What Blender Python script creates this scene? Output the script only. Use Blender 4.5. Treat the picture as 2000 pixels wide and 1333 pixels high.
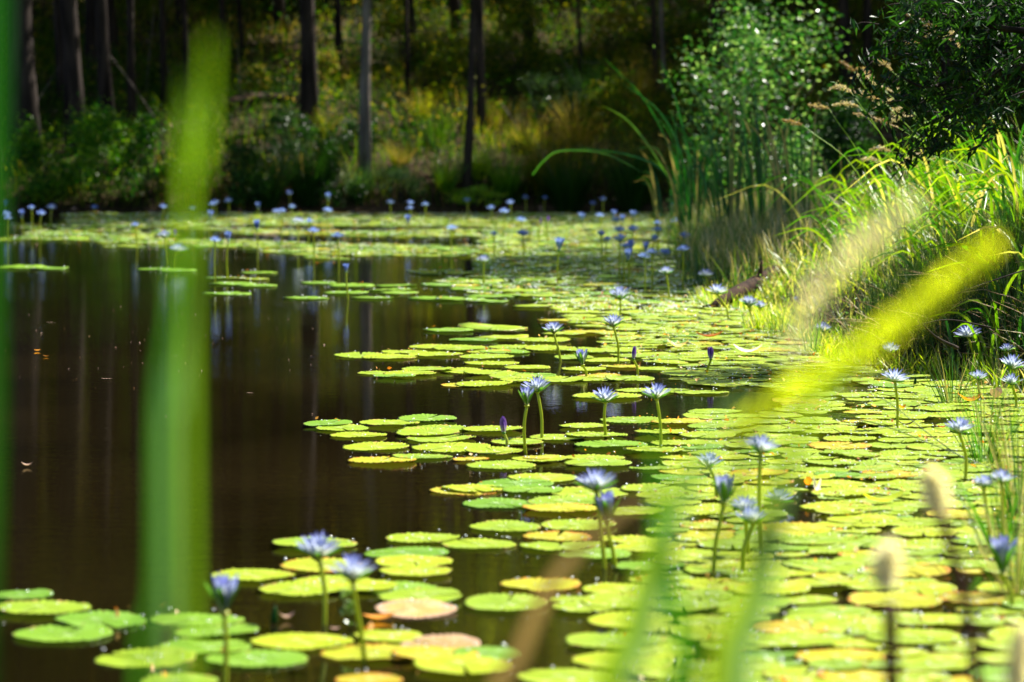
import bpy, math, random
import numpy as np
from mathutils import Vector, Matrix

random.seed(7)
rng = np.random.default_rng(11)
R = math.radians
for o in list(bpy.data.objects):
    bpy.data.objects.remove(o)
sc = bpy.context.scene
col = sc.collection

# ------------------------------------------------------------------ camera
CAMZ, F = 1.6, 6000.0                      # metres above the water, focal length in photo pixels (2000 wide)
PITCH = math.atan(436.5 / F)
cam_d = bpy.data.cameras.new('camera'); cam = bpy.data.objects.new('camera', cam_d); col.objects.link(cam)
cam.location = (0, 0, CAMZ); cam.rotation_euler = (R(90) - PITCH, 0, 0)
cam_d.sensor_width = 36; cam_d.lens = 36 * F / 2000
cam_d.clip_start = 0.1; cam_d.clip_end = 2000
cam_d.dof.use_dof = True; cam_d.dof.focus_distance = 17.3; cam_d.dof.aperture_fstop = 2.7
sc.camera = cam

# ------------------------------------------------------------------ light
SUN_EL, SUN_AZ = R(50), R(52)              # azimuth from straight ahead (+Y) towards the right (+X)
world = bpy.data.worlds.new('World'); sc.world = world; world.use_nodes = True
wn = world.node_tree; wn.nodes.clear()
sky = wn.nodes.new('ShaderNodeTexSky'); sky.sky_type = 'NISHITA'; sky.sun_disc = False
sky.sun_elevation = SUN_EL; sky.sun_rotation = SUN_AZ
bg = wn.nodes.new('ShaderNodeBackground'); bg.inputs['Strength'].default_value = 0.055
wo = wn.nodes.new('ShaderNodeOutputWorld')
wn.links.new(sky.outputs[0], bg.inputs[0]); wn.links.new(bg.outputs[0], wo.inputs[0])
sun_d = bpy.data.lights.new('sun', 'SUN'); sun_d.energy = 5.0; sun_d.angle = R(0.5); sun_d.color = (1, .95, .86)
sun = bpy.data.objects.new('sun', sun_d); col.objects.link(sun)
SDIR = Vector((math.sin(SUN_AZ) * math.cos(SUN_EL), math.cos(SUN_AZ) * math.cos(SUN_EL), math.sin(SUN_EL)))
sun.rotation_euler = SDIR.to_track_quat('Z', 'Y').to_euler(); sun.location = SDIR * 60
sc.view_settings.view_transform = 'Standard'; sc.view_settings.look = 'None'
sc.view_settings.gamma = 1; sc.view_settings.use_curve_mapping = False
sc.view_settings.exposure = 1.72
cy = sc.cycles
cy.use_denoising = True
cy.max_bounces = 6; cy.diffuse_bounces = 2; cy.glossy_bounces = 3; cy.transmission_bounces = 3; cy.transparent_max_bounces = 4
cy.caustics_reflective = False; cy.caustics_refractive = False
cy.sample_clamp_indirect = 4

# ------------------------------------------------------------------ pixel <-> world helpers (photo pixels, 2000 x 1333)
SP, CP = math.sin(PITCH), math.cos(PITCH)
def ray(px, py):
    u, v = (px - 1000) / F, (666.5 - py) / F
    return np.array([u, CP + v * SP, -SP + v * CP])
def W(px, py, z=0.0):
    d = ray(px, py); t = (z - CAMZ) / d[2]
    return Vector((d[0] * t, d[1] * t, z))
def P(px, py, Y):
    d = ray(px, py); t = Y / d[1]
    return Vector((d[0] * t, Y, CAMZ + d[2] * t))

# ------------------------------------------------------------------ tagging
def tag(o, label=None, cat=None, group=None, kind=None):
    if label: o['label'] = label
    if cat: o['category'] = cat
    if group: o['group'] = group
    if kind: o['kind'] = kind
    return o
def empty(name, loc, rz=0.0, sc_=1.0):
    o = bpy.data.objects.new(name, None); col.objects.link(o)
    o.location = loc; o.rotation_euler = (0, 0, rz); o.scale = (sc_, sc_, sc_); o.empty_display_size = .1
    return o
def link(name, me, parent=None, mat=None):
    o = bpy.data.objects.new(name, me); col.objects.link(o)
    if parent: o.parent = parent
    if mat is not None:
        if len(me.materials) == 0: me.materials.append(mat)
        elif me.materials[0] != mat:
            o.material_slots[0].link = 'OBJECT'; o.material_slots[0].material = mat
    return o

# ------------------------------------------------------------------ mesh builders (numpy)
class Buf:
    def __init__(s): s.v, s.f, s.t, s.m, s.n = [], [], [], [], 0
    def add(s, v, f, t, m=0):
        v = np.asarray(v, float).reshape(-1, 3); f = np.asarray(f, int).reshape(-1, 4)
        s.v.append(v); s.f.append(f + s.n)
        t = np.full(len(v), t, float) if np.isscalar(t) else np.asarray(t, float)
        s.t.append(t); s.m.append(np.full(len(f), m, int)); s.n += len(v)
    def mesh(s, name, smooth=True, mats=()):
        v = np.concatenate(s.v); f = np.concatenate(s.f); t = np.concatenate(s.t); mi = np.concatenate(s.m)
        tri = f[:, 2] == f[:, 3]
        ls = np.where(tri, 3, 4); keep = np.ones(f.shape, bool); keep[tri, 3] = False
        loops = f[keep]
        me = bpy.data.meshes.new(name)
        me.vertices.add(len(v)); me.vertices.foreach_set('co', v.astype(np.float32).ravel())
        me.loops.add(len(loops)); me.loops.foreach_set('vertex_index', loops.astype(np.int32))
        me.polygons.add(len(f)); st = np.concatenate([[0], np.cumsum(ls)[:-1]])
        me.polygons.foreach_set('loop_start', st.astype(np.int32))
        for m_ in mats: me.materials.append(m_)
        me.polygons.foreach_set('material_index', mi.astype(np.int32))
        me.polygons.foreach_set('use_smooth', np.full(len(f), smooth, bool))
        a = me.attributes.new('tint', 'FLOAT', 'POINT'); a.data.foreach_set('value', t.astype(np.float32))
        me.update(calc_edges=True); me.validate()
        return me

def blades(buf, base, h, w, az, lean, curl, t, segs=4, tip=0.05, m=0, tgrad=0.0):
    """many tapered curved blades at once"""
    n = len(base); base = np.asarray(base, float)
    h = np.broadcast_to(h, n).astype(float); w = np.broadcast_to(w, n).astype(float)
    az = np.broadcast_to(az, n).astype(float); lean = np.broadcast_to(lean, n).astype(float)
    curl = np.broadcast_to(curl, n).astype(float); t = np.broadcast_to(t, n).astype(float)
    d = np.stack([np.cos(az), np.sin(az)], 1)
    fa = az + np.pi / 2 + rng.normal(0, .7, n); side = np.stack([np.cos(fa), np.sin(fa), np.zeros(n)], 1)
    pos = base.copy(); V = np.zeros((n, segs + 1, 2, 3)); T = np.zeros((n, segs + 1, 2))
    for i in range(segs + 1):
        s = i / segs
        ww = w * (1 - (1 - tip) * s ** 1.6) * (0.55 + 0.45 * min(1, s * 4)) / 2
        V[:, i, 0] = pos - side * ww[:, None]; V[:, i, 1] = pos + side * ww[:, None]
        T[:, i] = (t + tgrad * s)[:, None]
        ang = lean + curl * s
        st = h / segs
        pos = pos + np.stack([d[:, 0] * np.sin(ang), d[:, 1] * np.sin(ang), np.cos(ang)], 1) * st[:, None]
    k = (segs + 1) * 2
    f1 = np.array([[2 * i, 2 * i + 1, 2 * i + 3, 2 * i + 2] for i in range(segs)])
    Fc = (f1[None] + (np.arange(n) * k)[:, None, None]).reshape(-1, 4)
    buf.add(V.reshape(-1, 3), Fc, np.clip(T.reshape(-1), 0, 1), m)
    return pos

def leaves(buf, c, L, wr, t, up=None, m=0, droop=0.0):
    """folded four-vertex leaves, long axis random"""
    n = len(c); c = np.asarray(c, float); L = np.broadcast_to(L, n).astype(float)
    ax = rng.normal(0, 1, (n, 3)); ax[:, 2] = ax[:, 2] * .6 - droop; ax /= np.linalg.norm(ax, axis=1)[:, None]
    r = rng.normal(0, 1, (n, 3))
    if up is not None: r[:, 2] += up * np.sign(rng.normal(0, 1, n) + 3)
    s = np.cross(ax, r); s /= (np.linalg.norm(s, axis=1)[:, None] + 1e-9)
    nn = np.cross(s, ax)
    a = c - ax * L[:, None] / 2; b = c + ax * L[:, None] / 2
    l = c + s * (L * wr / 2)[:, None] + nn * (L * .08)[:, None] - ax * (L * .08)[:, None]
    q = c - s * (L * wr / 2)[:, None] + nn * (L * .08)[:, None] - ax * (L * .08)[:, None]
    V = np.stack([a, l, b, q], 1).reshape(-1, 3)
    i = np.arange(n) * 4
    Fc = np.stack([np.stack([i, i + 1, i + 2, i + 2], 1), np.stack([i, i + 2, i + 3, i + 3], 1)], 1).reshape(-1, 4)
    buf.add(V, Fc, np.repeat(np.broadcast_to(t, n), 4), m)

def tube(buf, pts, rads, n=6, t=0.5, m=0, cap=True):
    pts = [Vector(p) for p in pts]; k = len(pts); V = []; 
    rads = [rads] * k if np.isscalar(rads) else rads
    ref = Vector((.31, .17, .93)) if abs((pts[-1] - pts[0]).normalized().z) < .8 else Vector((1, .1, 0))
    for i, p in enumerate(pts):
        d = (pts[min(i + 1, k - 1)] - pts[max(i - 1, 0)]).normalized()
        a = d.cross(ref).normalized(); b = d.cross(a)
        for j in range(n):
            th = 2 * math.pi * j / n
            V.append(p + (a * math.cos(th) + b * math.sin(th)) * rads[i])
    Fc = []
    for i in range(k - 1):
        for j in range(n):
            Fc.append([i * n + j, i * n + (j + 1) % n, (i + 1) * n + (j + 1) % n, (i + 1) * n + j])
    if cap:
        V += [pts[0], pts[-1]]; c0, c1 = k * n, k * n + 1
        for j in range(n):
            Fc.append([c0, (j + 1) % n, j, j]); Fc.append([c1, (k - 1) * n + j, (k - 1) * n + (j + 1) % n, (k - 1) * n + (j + 1) % n])
    buf.add([tuple(v) for v in V], Fc, t, m)

def spline(pts, n):
    pts = np.array([tuple(p) for p in pts], float); k = len(pts)
    if k == 2: return [Vector(pts[0] + (pts[1] - pts[0]) * i / n) for i in range(n + 1)]
    P_ = np.vstack([2 * pts[0] - pts[1], pts, 2 * pts[-1] - pts[-2]]); out = []
    for i in range(n + 1):
        u = i / n * (k - 1); j = min(int(u), k - 2); s = u - j
        a, b, c, d = P_[j], P_[j + 1], P_[j + 2], P_[j + 3]
        out.append(Vector(.5 * ((2 * b) + (-a + c) * s + (2 * a - 5 * b + 4 * c - d) * s * s + (-a + 3 * b - 3 * c + d) * s ** 3)))
    return out

def ribbon(buf, pts, wf, t=0.5, m=0, n=14, twist=0.4, vee=0.18, toward=(0, -1, .1)):
    """a long leaf with a keel: three vertices across; wf(s) = full width"""
    pts = spline(pts, n); V = []; T = []
    ph = random.uniform(-.4, .4)
    for i, p in enumerate(pts):
        s = i / n
        d = (pts[min(i + 1, n)] - pts[max(i - 1, 0)]).normalized()
        tw = Vector(toward); a = d.cross(tw).normalized(); b = a.cross(d).normalized()
        th = ph + twist * s; a2 = a * math.cos(th) + b * math.sin(th); b2 = d.cross(a2)
        w = wf(s) / 2
        V += [p - a2 * w + b2 * w * vee, p, p + a2 * w + b2 * w * vee]; T += [t] * 3
    Fc = []
    for i in range(n):
        for j in range(2): Fc.append([3 * i + j, 3 * i + j + 1, 3 * i + j + 4, 3 * i + j + 3])
    buf.add([tuple(v) for v in V], Fc, np.array(T), m)

# ------------------------------------------------------------------ materials
def newmat(name):
    m = bpy.data.materials.new(name); m.use_nodes = True; nt = m.node_tree; nt.nodes.clear()
    return m, nt, nt.nodes.new, nt.links.new
def ramp(nt, stops):
    r = nt.nodes.new('ShaderNodeValToRGB'); el = r.color_ramp.elements
    while len(el) > 1: el.remove(el[-1])
    el[0].position = stops[0][0]; el[0].color = (*stops[0][1], 1)
    for p, c in stops[1:]:
        e = el.new(p); e.color = (*c, 1)
    return r
def leafmat(name, stops, transl=.4, rough=.45, spec=.5, noise=4.0, tboost=1.6):
    m, nt, N, L = newmat(name)
    out = N('ShaderNodeOutputMaterial'); mix = N('ShaderNodeMixShader'); pr = N('ShaderNodeBsdfPrincipled'); tr = N('ShaderNodeBsdfTranslucent')
    at = N('ShaderNodeAttribute'); at.attribute_name = 'tint'
    oi = N('ShaderNodeObjectInfo'); tc = N('ShaderNodeTexCoord'); nz = N('ShaderNodeTexNoise'); nz.inputs['Scale'].default_value = noise
    L(tc.outputs['Object'], nz.inputs['Vector'])
    a = N('ShaderNodeMath'); a.operation = 'MULTIPLY_ADD'; L(nz.outputs[0], a.inputs[0]); a.inputs[1].default_value = .3; L(at.outputs['Fac'], a.inputs[2])
    b = N('ShaderNodeMath'); b.operation = 'SUBTRACT'; L(a.outputs[0], b.inputs[0]); b.inputs[1].default_value = .15; b.use_clamp = True
    r = ramp(nt, stops); L(b.outputs[0], r.inputs[0])
    L(r.outputs[0], pr.inputs['Base Color']); pr.inputs['Roughness'].default_value = rough; pr.inputs['Specular IOR Level'].default_value = spec
    g = N('ShaderNodeMix'); g.data_type = 'RGBA'; g.blend_type = 'MULTIPLY'; g.inputs[0].default_value = 1
    L(r.outputs[0], g.inputs[6]); g.inputs[7].default_value = (tboost, tboost, tboost * .55, 1)
    L(g.outputs[2], tr.inputs[0]); mix.inputs[0].default_value = transl
    L(pr.outputs[0], mix.inputs[1]); L(tr.outputs[0], mix.inputs[2]); L(mix.outputs[0], out.inputs[0])
    return m
def barkmat(name, c1, c2, scale=8.0, rough=.9):
    m, nt, N, L = newmat(name)
    out = N('ShaderNodeOutputMaterial'); pr = N('ShaderNodeBsdfPrincipled'); tc = N('ShaderNodeTexCoord'); mp = N('ShaderNodeMapping')
    mp.inputs['Scale'].default_value = (1, 1, .15); nz = N('ShaderNodeTexNoise'); nz.inputs['Scale'].default_value = scale; nz.inputs['Detail'].default_value = 5
    L(tc.outputs['Object'], mp.inputs[0]); L(mp.outputs[0], nz.inputs[0]); r = ramp(nt, [(.35, c1), (.65, c2)]); L(nz.outputs[0], r.inputs[0])
    L(r.outputs[0], pr.inputs['Base Color']); pr.inputs['Roughness'].default_value = rough; pr.inputs['Specular IOR Level'].default_value = .08
    bp = N('ShaderNodeBump'); bp.inputs['Strength'].default_value = .6; bp.inputs['Distance'].default_value = .02
    L(nz.outputs[0], bp.inputs['Height']); L(bp.outputs[0], pr.inputs['Normal']); L(pr.outputs[0], out.inputs[0])
    return m

def padmat(name, main, alt, edge, blot, amount):
    """lily pad: slow colour drift, radial veins in fine relief, blotches of decay near the rim"""
    m, nt, N, L = newmat(name)
    out = N('ShaderNodeOutputMaterial'); mix = N('ShaderNodeMixShader'); pr = N('ShaderNodeBsdfPrincipled'); tr = N('ShaderNodeBsdfTranslucent')
    tc = N('ShaderNodeTexCoord'); oi = N('ShaderNodeObjectInfo'); rad = N('ShaderNodeAttribute'); rad.attribute_name = 'rad'
    ang = N('ShaderNodeAttribute'); ang.attribute_name = 'ang'; ti = N('ShaderNodeAttribute'); ti.attribute_name = 'tint'
    geo = N('ShaderNodeNewGeometry')
    off = N('ShaderNodeVectorMath'); off.operation = 'ADD'; L(geo.outputs['Position'], off.inputs[0]); L(oi.outputs['Random'], off.inputs[1])
    n1 = N('ShaderNodeTexNoise'); n1.inputs['Scale'].default_value = 4.5; n1.inputs['Detail'].default_value = 2; L(off.outputs[0], n1.inputs[0])
    n2 = N('ShaderNodeTexNoise'); n2.inputs['Scale'].default_value = 22; n2.inputs['Detail'].default_value = 5; L(off.outputs[0], n2.inputs[0])
    a = N('ShaderNodeMath'); a.operation = 'ADD'; L(n1.outputs[0], a.inputs[0]); L(ti.outputs['Fac'], a.inputs[1])
    b = N('ShaderNodeMath'); b.operation = 'ADD'; L(a.outputs[0], b.inputs[0]); L(oi.outputs['Random'], b.inputs[1])
    mr = N('ShaderNodeMapRange'); mr.inputs[1].default_value = .55; mr.inputs[2].default_value = 1.6; L(b.outputs[0], mr.inputs[0])
    r = ramp(nt, [(0, alt), (.5, main), (1, tuple(min(1, c * k) for c, k in zip(main, (1.25, 1.1, .8))))]); L(mr.outputs[0], r.inputs[0])
    # decay at rim: rad + noise
    e = N('ShaderNodeMath'); e.operation = 'MULTIPLY_ADD'; L(n2.outputs[0], e.inputs[0]); e.inputs[1].default_value = .9; L(rad.outputs['Fac'], e.inputs[2])
    er = N('ShaderNodeMapRange'); er.inputs[1].default_value = 1.48 - amount; er.inputs[2].default_value = 1.58 - amount; er.inputs[4].default_value = .85; L(e.outputs[0], er.inputs[0])
    mx = N('ShaderNodeMix'); mx.data_type = 'RGBA'; L(er.outputs[0], mx.inputs[0]); L(r.outputs[0], mx.inputs[6]); mx.inputs[7].default_value = (*edge, 1)
    # specks and small stains
    n3 = N('ShaderNodeTexNoise'); n3.inputs['Scale'].default_value = 60; n3.inputs['Detail'].default_value = 3; L(off.outputs[0], n3.inputs[0])
    sr = N('ShaderNodeMapRange'); sr.inputs[1].default_value = .66; sr.inputs[2].default_value = .72; sr.inputs[4].default_value = .7; L(n3.outputs[0], sr.inputs[0])
    m2 = N('ShaderNodeMix'); m2.data_type = 'RGBA'; L(sr.outputs[0], m2.inputs[0]); L(mx.outputs[2], m2.inputs[6]); m2.inputs[7].default_value = (*blot, 1)
    # veins
    w1 = N('ShaderNodeMath'); w1.operation = 'MULTIPLY'; L(ang.outputs['Fac'], w1.inputs[0]); w1.inputs[1].default_value = 17
    w2 = N('ShaderNodeMath'); w2.operation = 'SINE'; L(w1.outputs[0], w2.inputs[0])
    w3 = N('ShaderNodeMath'); w3.operation = 'POWER'; w4 = N('ShaderNodeMath'); w4.operation = 'ABSOLUTE'; L(w2.outputs[0], w4.inputs[0]); L(w4.outputs[0], w3.inputs[0]); w3.inputs[1].default_value = 6
    m3 = N('ShaderNodeMix'); m3.data_type = 'RGBA'; m3.blend_type = 'MULTIPLY'; w5 = N('ShaderNodeMath'); w5.operation = 'MULTIPLY'; L(w3.outputs[0], w5.inputs[0]); w5.inputs[1].default_value = .35
    L(w5.outputs[0], m3.inputs[0]); L(m2.outputs[2], m3.inputs[6]); m3.inputs[7].default_value = (.75, .8, .6, 1)
    L(m3.outputs[2], pr.inputs['Base Color']); pr.inputs['Roughness'].default_value = .42; pr.inputs['Specular IOR Level'].default_value = .22
    bp = N('ShaderNodeBump'); bp.inputs['Strength'].default_value = .5; bp.inputs['Distance'].default_value = .006
    hh = N('ShaderNodeMath'); hh.operation = 'MULTIPLY_ADD'; L(n2.outputs[0], hh.inputs[0]); hh.inputs[1].default_value = 1.4; L(w3.outputs[0], hh.inputs[2])
    L(hh.outputs[0], bp.inputs['Height']); L(bp.outputs[0], pr.inputs['Normal'])
    L(m3.outputs[2], tr.inputs[0]); mix.inputs[0].default_value = .12
    L(pr.outputs[0], mix.inputs[1]); L(tr.outputs[0], mix.inputs[2]); L(mix.outputs[0], out.inputs[0])
    return m
YG = (.235, .33, .008)
PAD = {
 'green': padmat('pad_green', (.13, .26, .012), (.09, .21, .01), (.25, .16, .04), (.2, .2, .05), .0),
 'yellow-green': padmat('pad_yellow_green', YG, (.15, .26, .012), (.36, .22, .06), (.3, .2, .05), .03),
 'yellow': padmat('pad_yellow', (.33, .34, .01), (.24, .32, .01), (.42, .15, .015), (.35, .15, .02), .12),
 'orange-blotched': padmat('pad_orange', (.32, .32, .015), (.4, .26, .01), (.42, .15, .01), (.25, .07, .01), .14),
 'pinkish brown': padmat('pad_brown', (.36, .26, .1), (.33, .19, .07), (.4, .25, .16), (.15, .07, .03), .3),
}
PADK = list(PAD)

M_grass = leafmat('grass_bright', [(0, (.01, .08, .002)), (.35, (.05, .19, .003)), (.65, (.22, .34, .006)), (.85, (.36, .33, .05)), (1, (.5, .42, .22))], .45, .4, .6)
M_lawn = leafmat('grass_sunny', [(0, (.02, .12, .002)), (.4, (.14, .29, .004)), (.75, (.38, .44, .005)), (1, (.52, .45, .18))], .5, .42, .5)
M_rush = leafmat('rush_mixed', [(0, (.006, .04, .004)), (.4, (.02, .10, .005)), (.65, (.10, .16, .015)), (.8, (.33, .27, .1)), (1, (.55, .48, .32))], .3, .4, .6)
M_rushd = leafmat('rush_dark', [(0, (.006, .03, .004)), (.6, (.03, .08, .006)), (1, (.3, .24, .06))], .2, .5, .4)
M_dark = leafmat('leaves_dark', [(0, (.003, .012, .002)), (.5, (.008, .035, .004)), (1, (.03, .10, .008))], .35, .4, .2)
M_under = leafmat('undergrowth', [(0, (.004, .024, .001)), (.35, (.02, .07, .002)), (.6, (.10, .145, .002)), (.82, (.19, .14, .005)), (1, (.34, .24, .08))], .5, .6, .12)
M_canopy = leafmat('canopy_leaves', [(0, (.03, .07, .004)), (.5, (.12, .16, .004)), (.8, (.26, .21, .006)), (1, (.36, .22, .015))], .6, .5, .3, 4.0, 2.4)
M_bush = leafmat('bush_leaves', [(0, (.01, .06, .006)), (.5, (.04, .14, .014)), (1, (.22, .32, .1))], .4, .35, .7)
M_sap = leafmat('sapling_leaves', [(0, (.004, .04, .004)), (.45, (.02, .11, .010)), (.8, (.09, .22, .04)), (1, (.28, .42, .14))], .5, .3, .8, 4.0, 1.6)
M_green = leafmat('bush_green', [(0, (.004, .035, .002)), (.5, (.02, .13, .003)), (1, (.18, .30, .01))], .5, .4, .25)
M_cattail = leafmat('cattail_leaf', [(0, (.006, .05, .010)), (.5, (.012, .11, .006)), (.8, (.10, .2, .012)), (1, (.35, .25, .1))], .35, .35, .6)
M_fore = leafmat('blade_near', [(0, (.004, .06, .003)), (.5, (.03, .14, .004)), (1, (.22, .34, .015))], .5, .35, .5)
M_forepale = leafmat('blade_near_pale', [(0, (.06, .17, .06)), (1, (.14, .26, .12))], .45, .3, .8)
M_straw = leafmat('straw', [(0, (.16, .08, .03)), (.5, (.36, .25, .1)), (1, (.62, .54, .36))], .3, .55, .4)
M_litter = leafmat('leaf_litter', [(0, (.02, .009, .006)), (.5, (.07, .035, .024)), (.8, (.2, .11, .075)), (1, (.5, .34, .26))], .1, .6, .1)
M_stem = leafmat('lily_stem', [(0, (.16, .26, .01)), (1, (.42, .44, .012))], .3, .35, .6)
M_sepal = leafmat('lily_sepal', [(0, (.02, .12, .01)), (1, (.1, .26, .02))], .3, .4, .5)
M_bud = leafmat('lily_bud_petal', [(0, (.72, .66, .9)), (.45, (.3, .16, .72)), (1, (.2, .08, .55))], .35, .5, .3, 0, 1.0)
M_petal = leafmat('lily_petal', [(0, (.85, .86, .8)), (.42, (.56, .62, .92)), (.78, (.29, .34, .88)), (1, (.17, .17, .8))], .5, .5, .3, 0, 1.0)
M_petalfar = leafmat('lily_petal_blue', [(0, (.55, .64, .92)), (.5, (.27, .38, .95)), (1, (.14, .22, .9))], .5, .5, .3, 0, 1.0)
M_stamen = leafmat('lily_stamen', [(0, (.8, .5, .02)), (1, (.85, .7, .1))], .3, .5, .3)
M_bark = barkmat('bark_dark', (.012, .009, .008), (.05, .038, .032))
M_barkg = barkmat('bark_grey', (.06, .05, .045), (.2, .17, .15))
M_log = barkmat('log_wood', (.015, .009, .008), (.075, .045, .03), 12)
M_fluff = leafmat('plume_white', [(0, (.6, .52, .4)), (1, (.85, .8, .68))], .5, .7, .1)
M_brown = leafmat('stalk_brown', [(0, (.06, .015, .005)), (1, (.12, .04, .01))], .2, .6, .3)
M_plume = leafmat('plume_yellow', [(0, (.45, .55, .01)), (1, (.68, .7, .03))], .6, .6, .2, 4.0, 2.2)
M_deadpad = leafmat('dead_leaf', [(0, (.35, .08, .01)), (.5, (.6, .24, .015)), (1, (.75, .5, .3))], .35, .5, .4)

# ground
def groundmat():
    m, nt, N, L = newmat('ground_soil')
    out = N('ShaderNodeOutputMaterial'); pr = N('ShaderNodeBsdfPrincipled'); tc = N('ShaderNodeTexCoord')
    n1 = N('ShaderNodeTexNoise'); n1.inputs['Scale'].default_value = .8; n1.inputs['Detail'].default_value = 8; L(tc.outputs['Object'], n1.inputs[0])
    n2 = N('ShaderNodeTexNoise'); n2.inputs['Scale'].default_value = 14; n2.inputs['Detail'].default_value = 6; L(tc.outputs['Object'], n2.inputs[0])
    a = N('ShaderNodeMath'); a.operation = 'MULTIPLY_ADD'; L(n2.outputs[0], a.inputs[0]); a.inputs[1].default_value = .6; L(n1.outputs[0], a.inputs[2])
    r = ramp(nt, [(.55, (.012, .008, .004)), (.78, (.03, .022, .01)), (.95, (.07, .045, .025))]); L(a.outputs[0], r.inputs[0])
    L(r.outputs[0], pr.inputs['Base Color']); pr.inputs['Roughness'].default_value = .95; pr.inputs['Specular IOR Level'].default_value = .05
    bp = N('ShaderNodeBump'); bp.inputs['Distance'].default_value = .05; L(n2.outputs[0], bp.inputs['Height']); L(bp.outputs[0], pr.inputs['Normal'])
    L(pr.outputs[0], out.inputs[0]); return m
def watermat():
    m, nt, N, L = newmat('pond_water')
    out = N('ShaderNodeOutputMaterial'); pr = N('ShaderNodeBsdfPrincipled'); tc = N('ShaderNodeTexCoord')
    n0 = N('ShaderNodeTexNoise'); n0.inputs['Scale'].default_value = .5; L(tc.outputs['Object'], n0.inputs[0])
    r = ramp(nt, [(.3, (.0045, .0032, .001)), (.7, (.010, .0068, .0022))]); L(n0.outputs[0], r.inputs[0]); L(r.outputs[0], pr.inputs['Base Color'])
    pr.inputs['Roughness'].default_value = .02; pr.inputs['IOR'].default_value = 1.4
    mp = N('ShaderNodeMapping'); mp.inputs['Scale'].default_value = (6, 19, 1); L(tc.outputs['Object'], mp.inputs[0])
    n1 = N('ShaderNodeTexNoise'); n1.inputs['Scale'].default_value = 1; n1.inputs['Detail'].default_value = 3; n1.inputs['Roughness'].default_value = .6; L(mp.outputs[0], n1.inputs[0])
    n2 = N('ShaderNodeTexNoise'); n2.inputs['Scale'].default_value = .35; n2.inputs['Detail'].default_value = 1; L(tc.outputs['Object'], n2.inputs[0])
    mu = N('ShaderNodeMapRange'); mu.inputs[1].default_value = .3; mu.inputs[2].default_value = .7; mu.inputs[3].default_value = .25; mu.inputs[4].default_value = 1; L(n2.outputs[0], mu.inputs[0])
    bp = N('ShaderNodeBump'); bp.inputs['Distance'].default_value = .0015; L(mu.outputs[0], bp.inputs['Strength']); L(n1.outputs[0], bp.inputs['Height']); L(bp.outputs[0], pr.inputs['Normal'])
    L(pr.outputs[0], out.inputs[0]); return m

# ------------------------------------------------------------------ terrain
XS_Y = [-30, 4, 7.5, 8.7, 10, 12, 14, 16, 18.4, 20.2, 23, 26, 28, 30, 36, 42, 48, 54, 60]
XS_X = [1.5, 1.6, 1.7, 1.8, 1.95, 2.3, 2.7, 2.95, 3.2, 2.5, 2.3, 2.1, 1.95, 1.9, 2.1, 2.3, 2.7, 3.2, 3.5]
def hnoise(x, y, s, k):
    return (np.sin(x * s + k) * np.cos(y * s * 1.13 + k * 2.1) + .5 * np.sin(x * s * 2.3 + y * s * 1.7 + k * 3.3)) / 1.5
def shore_x(y): return np.interp(y, XS_Y, XS_X) + .12 * np.sin(y * 2.1) + .06 * np.sin(y * 5.3 + 1)
def far_y(x): return 53.0 + .7 * np.sin(x * .45 + 1) + .3 * np.sin(x * 1.7) - .03 * np.abs(x)
def terrain(x, y):
    x = np.asarray(x, float); y = np.asarray(y, float)
    dr = x - shore_x(y); df = y - far_y(x); dl = -x - 24 - 3 * np.sin(y * .1); dn = 6.0 - y + .25 * np.sin(x * 2)
    def bank(d, a, k, s): return np.where(d > 0, a * (1 - np.exp(-np.maximum(d, 0) / k)) + s * np.maximum(d, 0), np.maximum(d * .5, -.5))
    zr = bank(dr, np.interp(y, [23, 30], [.85, .3]), 1.0, .10); zf = bank(df, .5, 1.2, .2) + .13 * np.maximum(df - 25, 0); zl = bank(dl, 1, 3, .1); zn = bank(dn, .12, 2, 0.0)
    z = np.maximum(np.maximum(zr, zf), np.maximum(zl, zn))
    z = np.where(z > 0, z + np.minimum(z, 1) * (.18 * hnoise(x, y, .5, 1) + .06 * hnoise(x, y, 2.0, 4)), z)
    return np.where(y < 7.5, np.minimum(z, .25 + .9 * np.maximum(np.abs(x) - 2, 0)), z)
def tz(x, y): return float(terrain(x, y))
def hit(px, py, y0=12):
    d = ray(px, py); t = y0
    while t < 140:
        p = d * t
        if CAMZ + p[2] <= tz(p[0], p[1]): break
        t += .1
    return Vector((p[0], p[1], tz(p[0], p[1])))

def make_terrain():
    xs = np.concatenate([np.linspace(-900, -70, 8), np.linspace(-60, -14, 24), np.linspace(-13, 0, 40), np.arange(.3, 8, .15), np.linspace(8, 60, 40), np.linspace(75, 900, 8)])
    ys = np.concatenate([np.linspace(-900, -40, 5), np.arange(-30, 50, .5), np.arange(50, 62, .2), np.arange(62, 140, 1.5), np.arange(145, 260, 10), np.linspace(300, 900, 5)])
    X, Y = np.meshgrid(xs, ys); Z = terrain(X, Y); Z = np.where(Y > 230, np.minimum(Z, 52), Z)
    b = Buf(); nx, ny = len(xs), len(ys)
    i = np.arange(nx * ny).reshape(ny, nx)
    b.add(np.stack([X, Y, Z], -1).reshape(-1, 3), np.stack([i[:-1, :-1], i[:-1, 1:], i[1:, 1:], i[1:, :-1]], -1).reshape(-1, 4), .5)
    o = link('ground', b.mesh('ground', True, [groundmat()])); tag(o, 'leaf strewn earth bank and wooded hillside round the pond', kind='structure')
make_terrain()
b = Buf(); b.add([(-60, -20, 0), (30, -20, 0), (30, 62, 0), (-60, 62, 0)], [[0, 1, 2, 3]], .5)
tag(link('water', b.mesh('water', False, [watermat()])), 'still dark brown pond water mirroring the trees', kind='structure')

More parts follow.
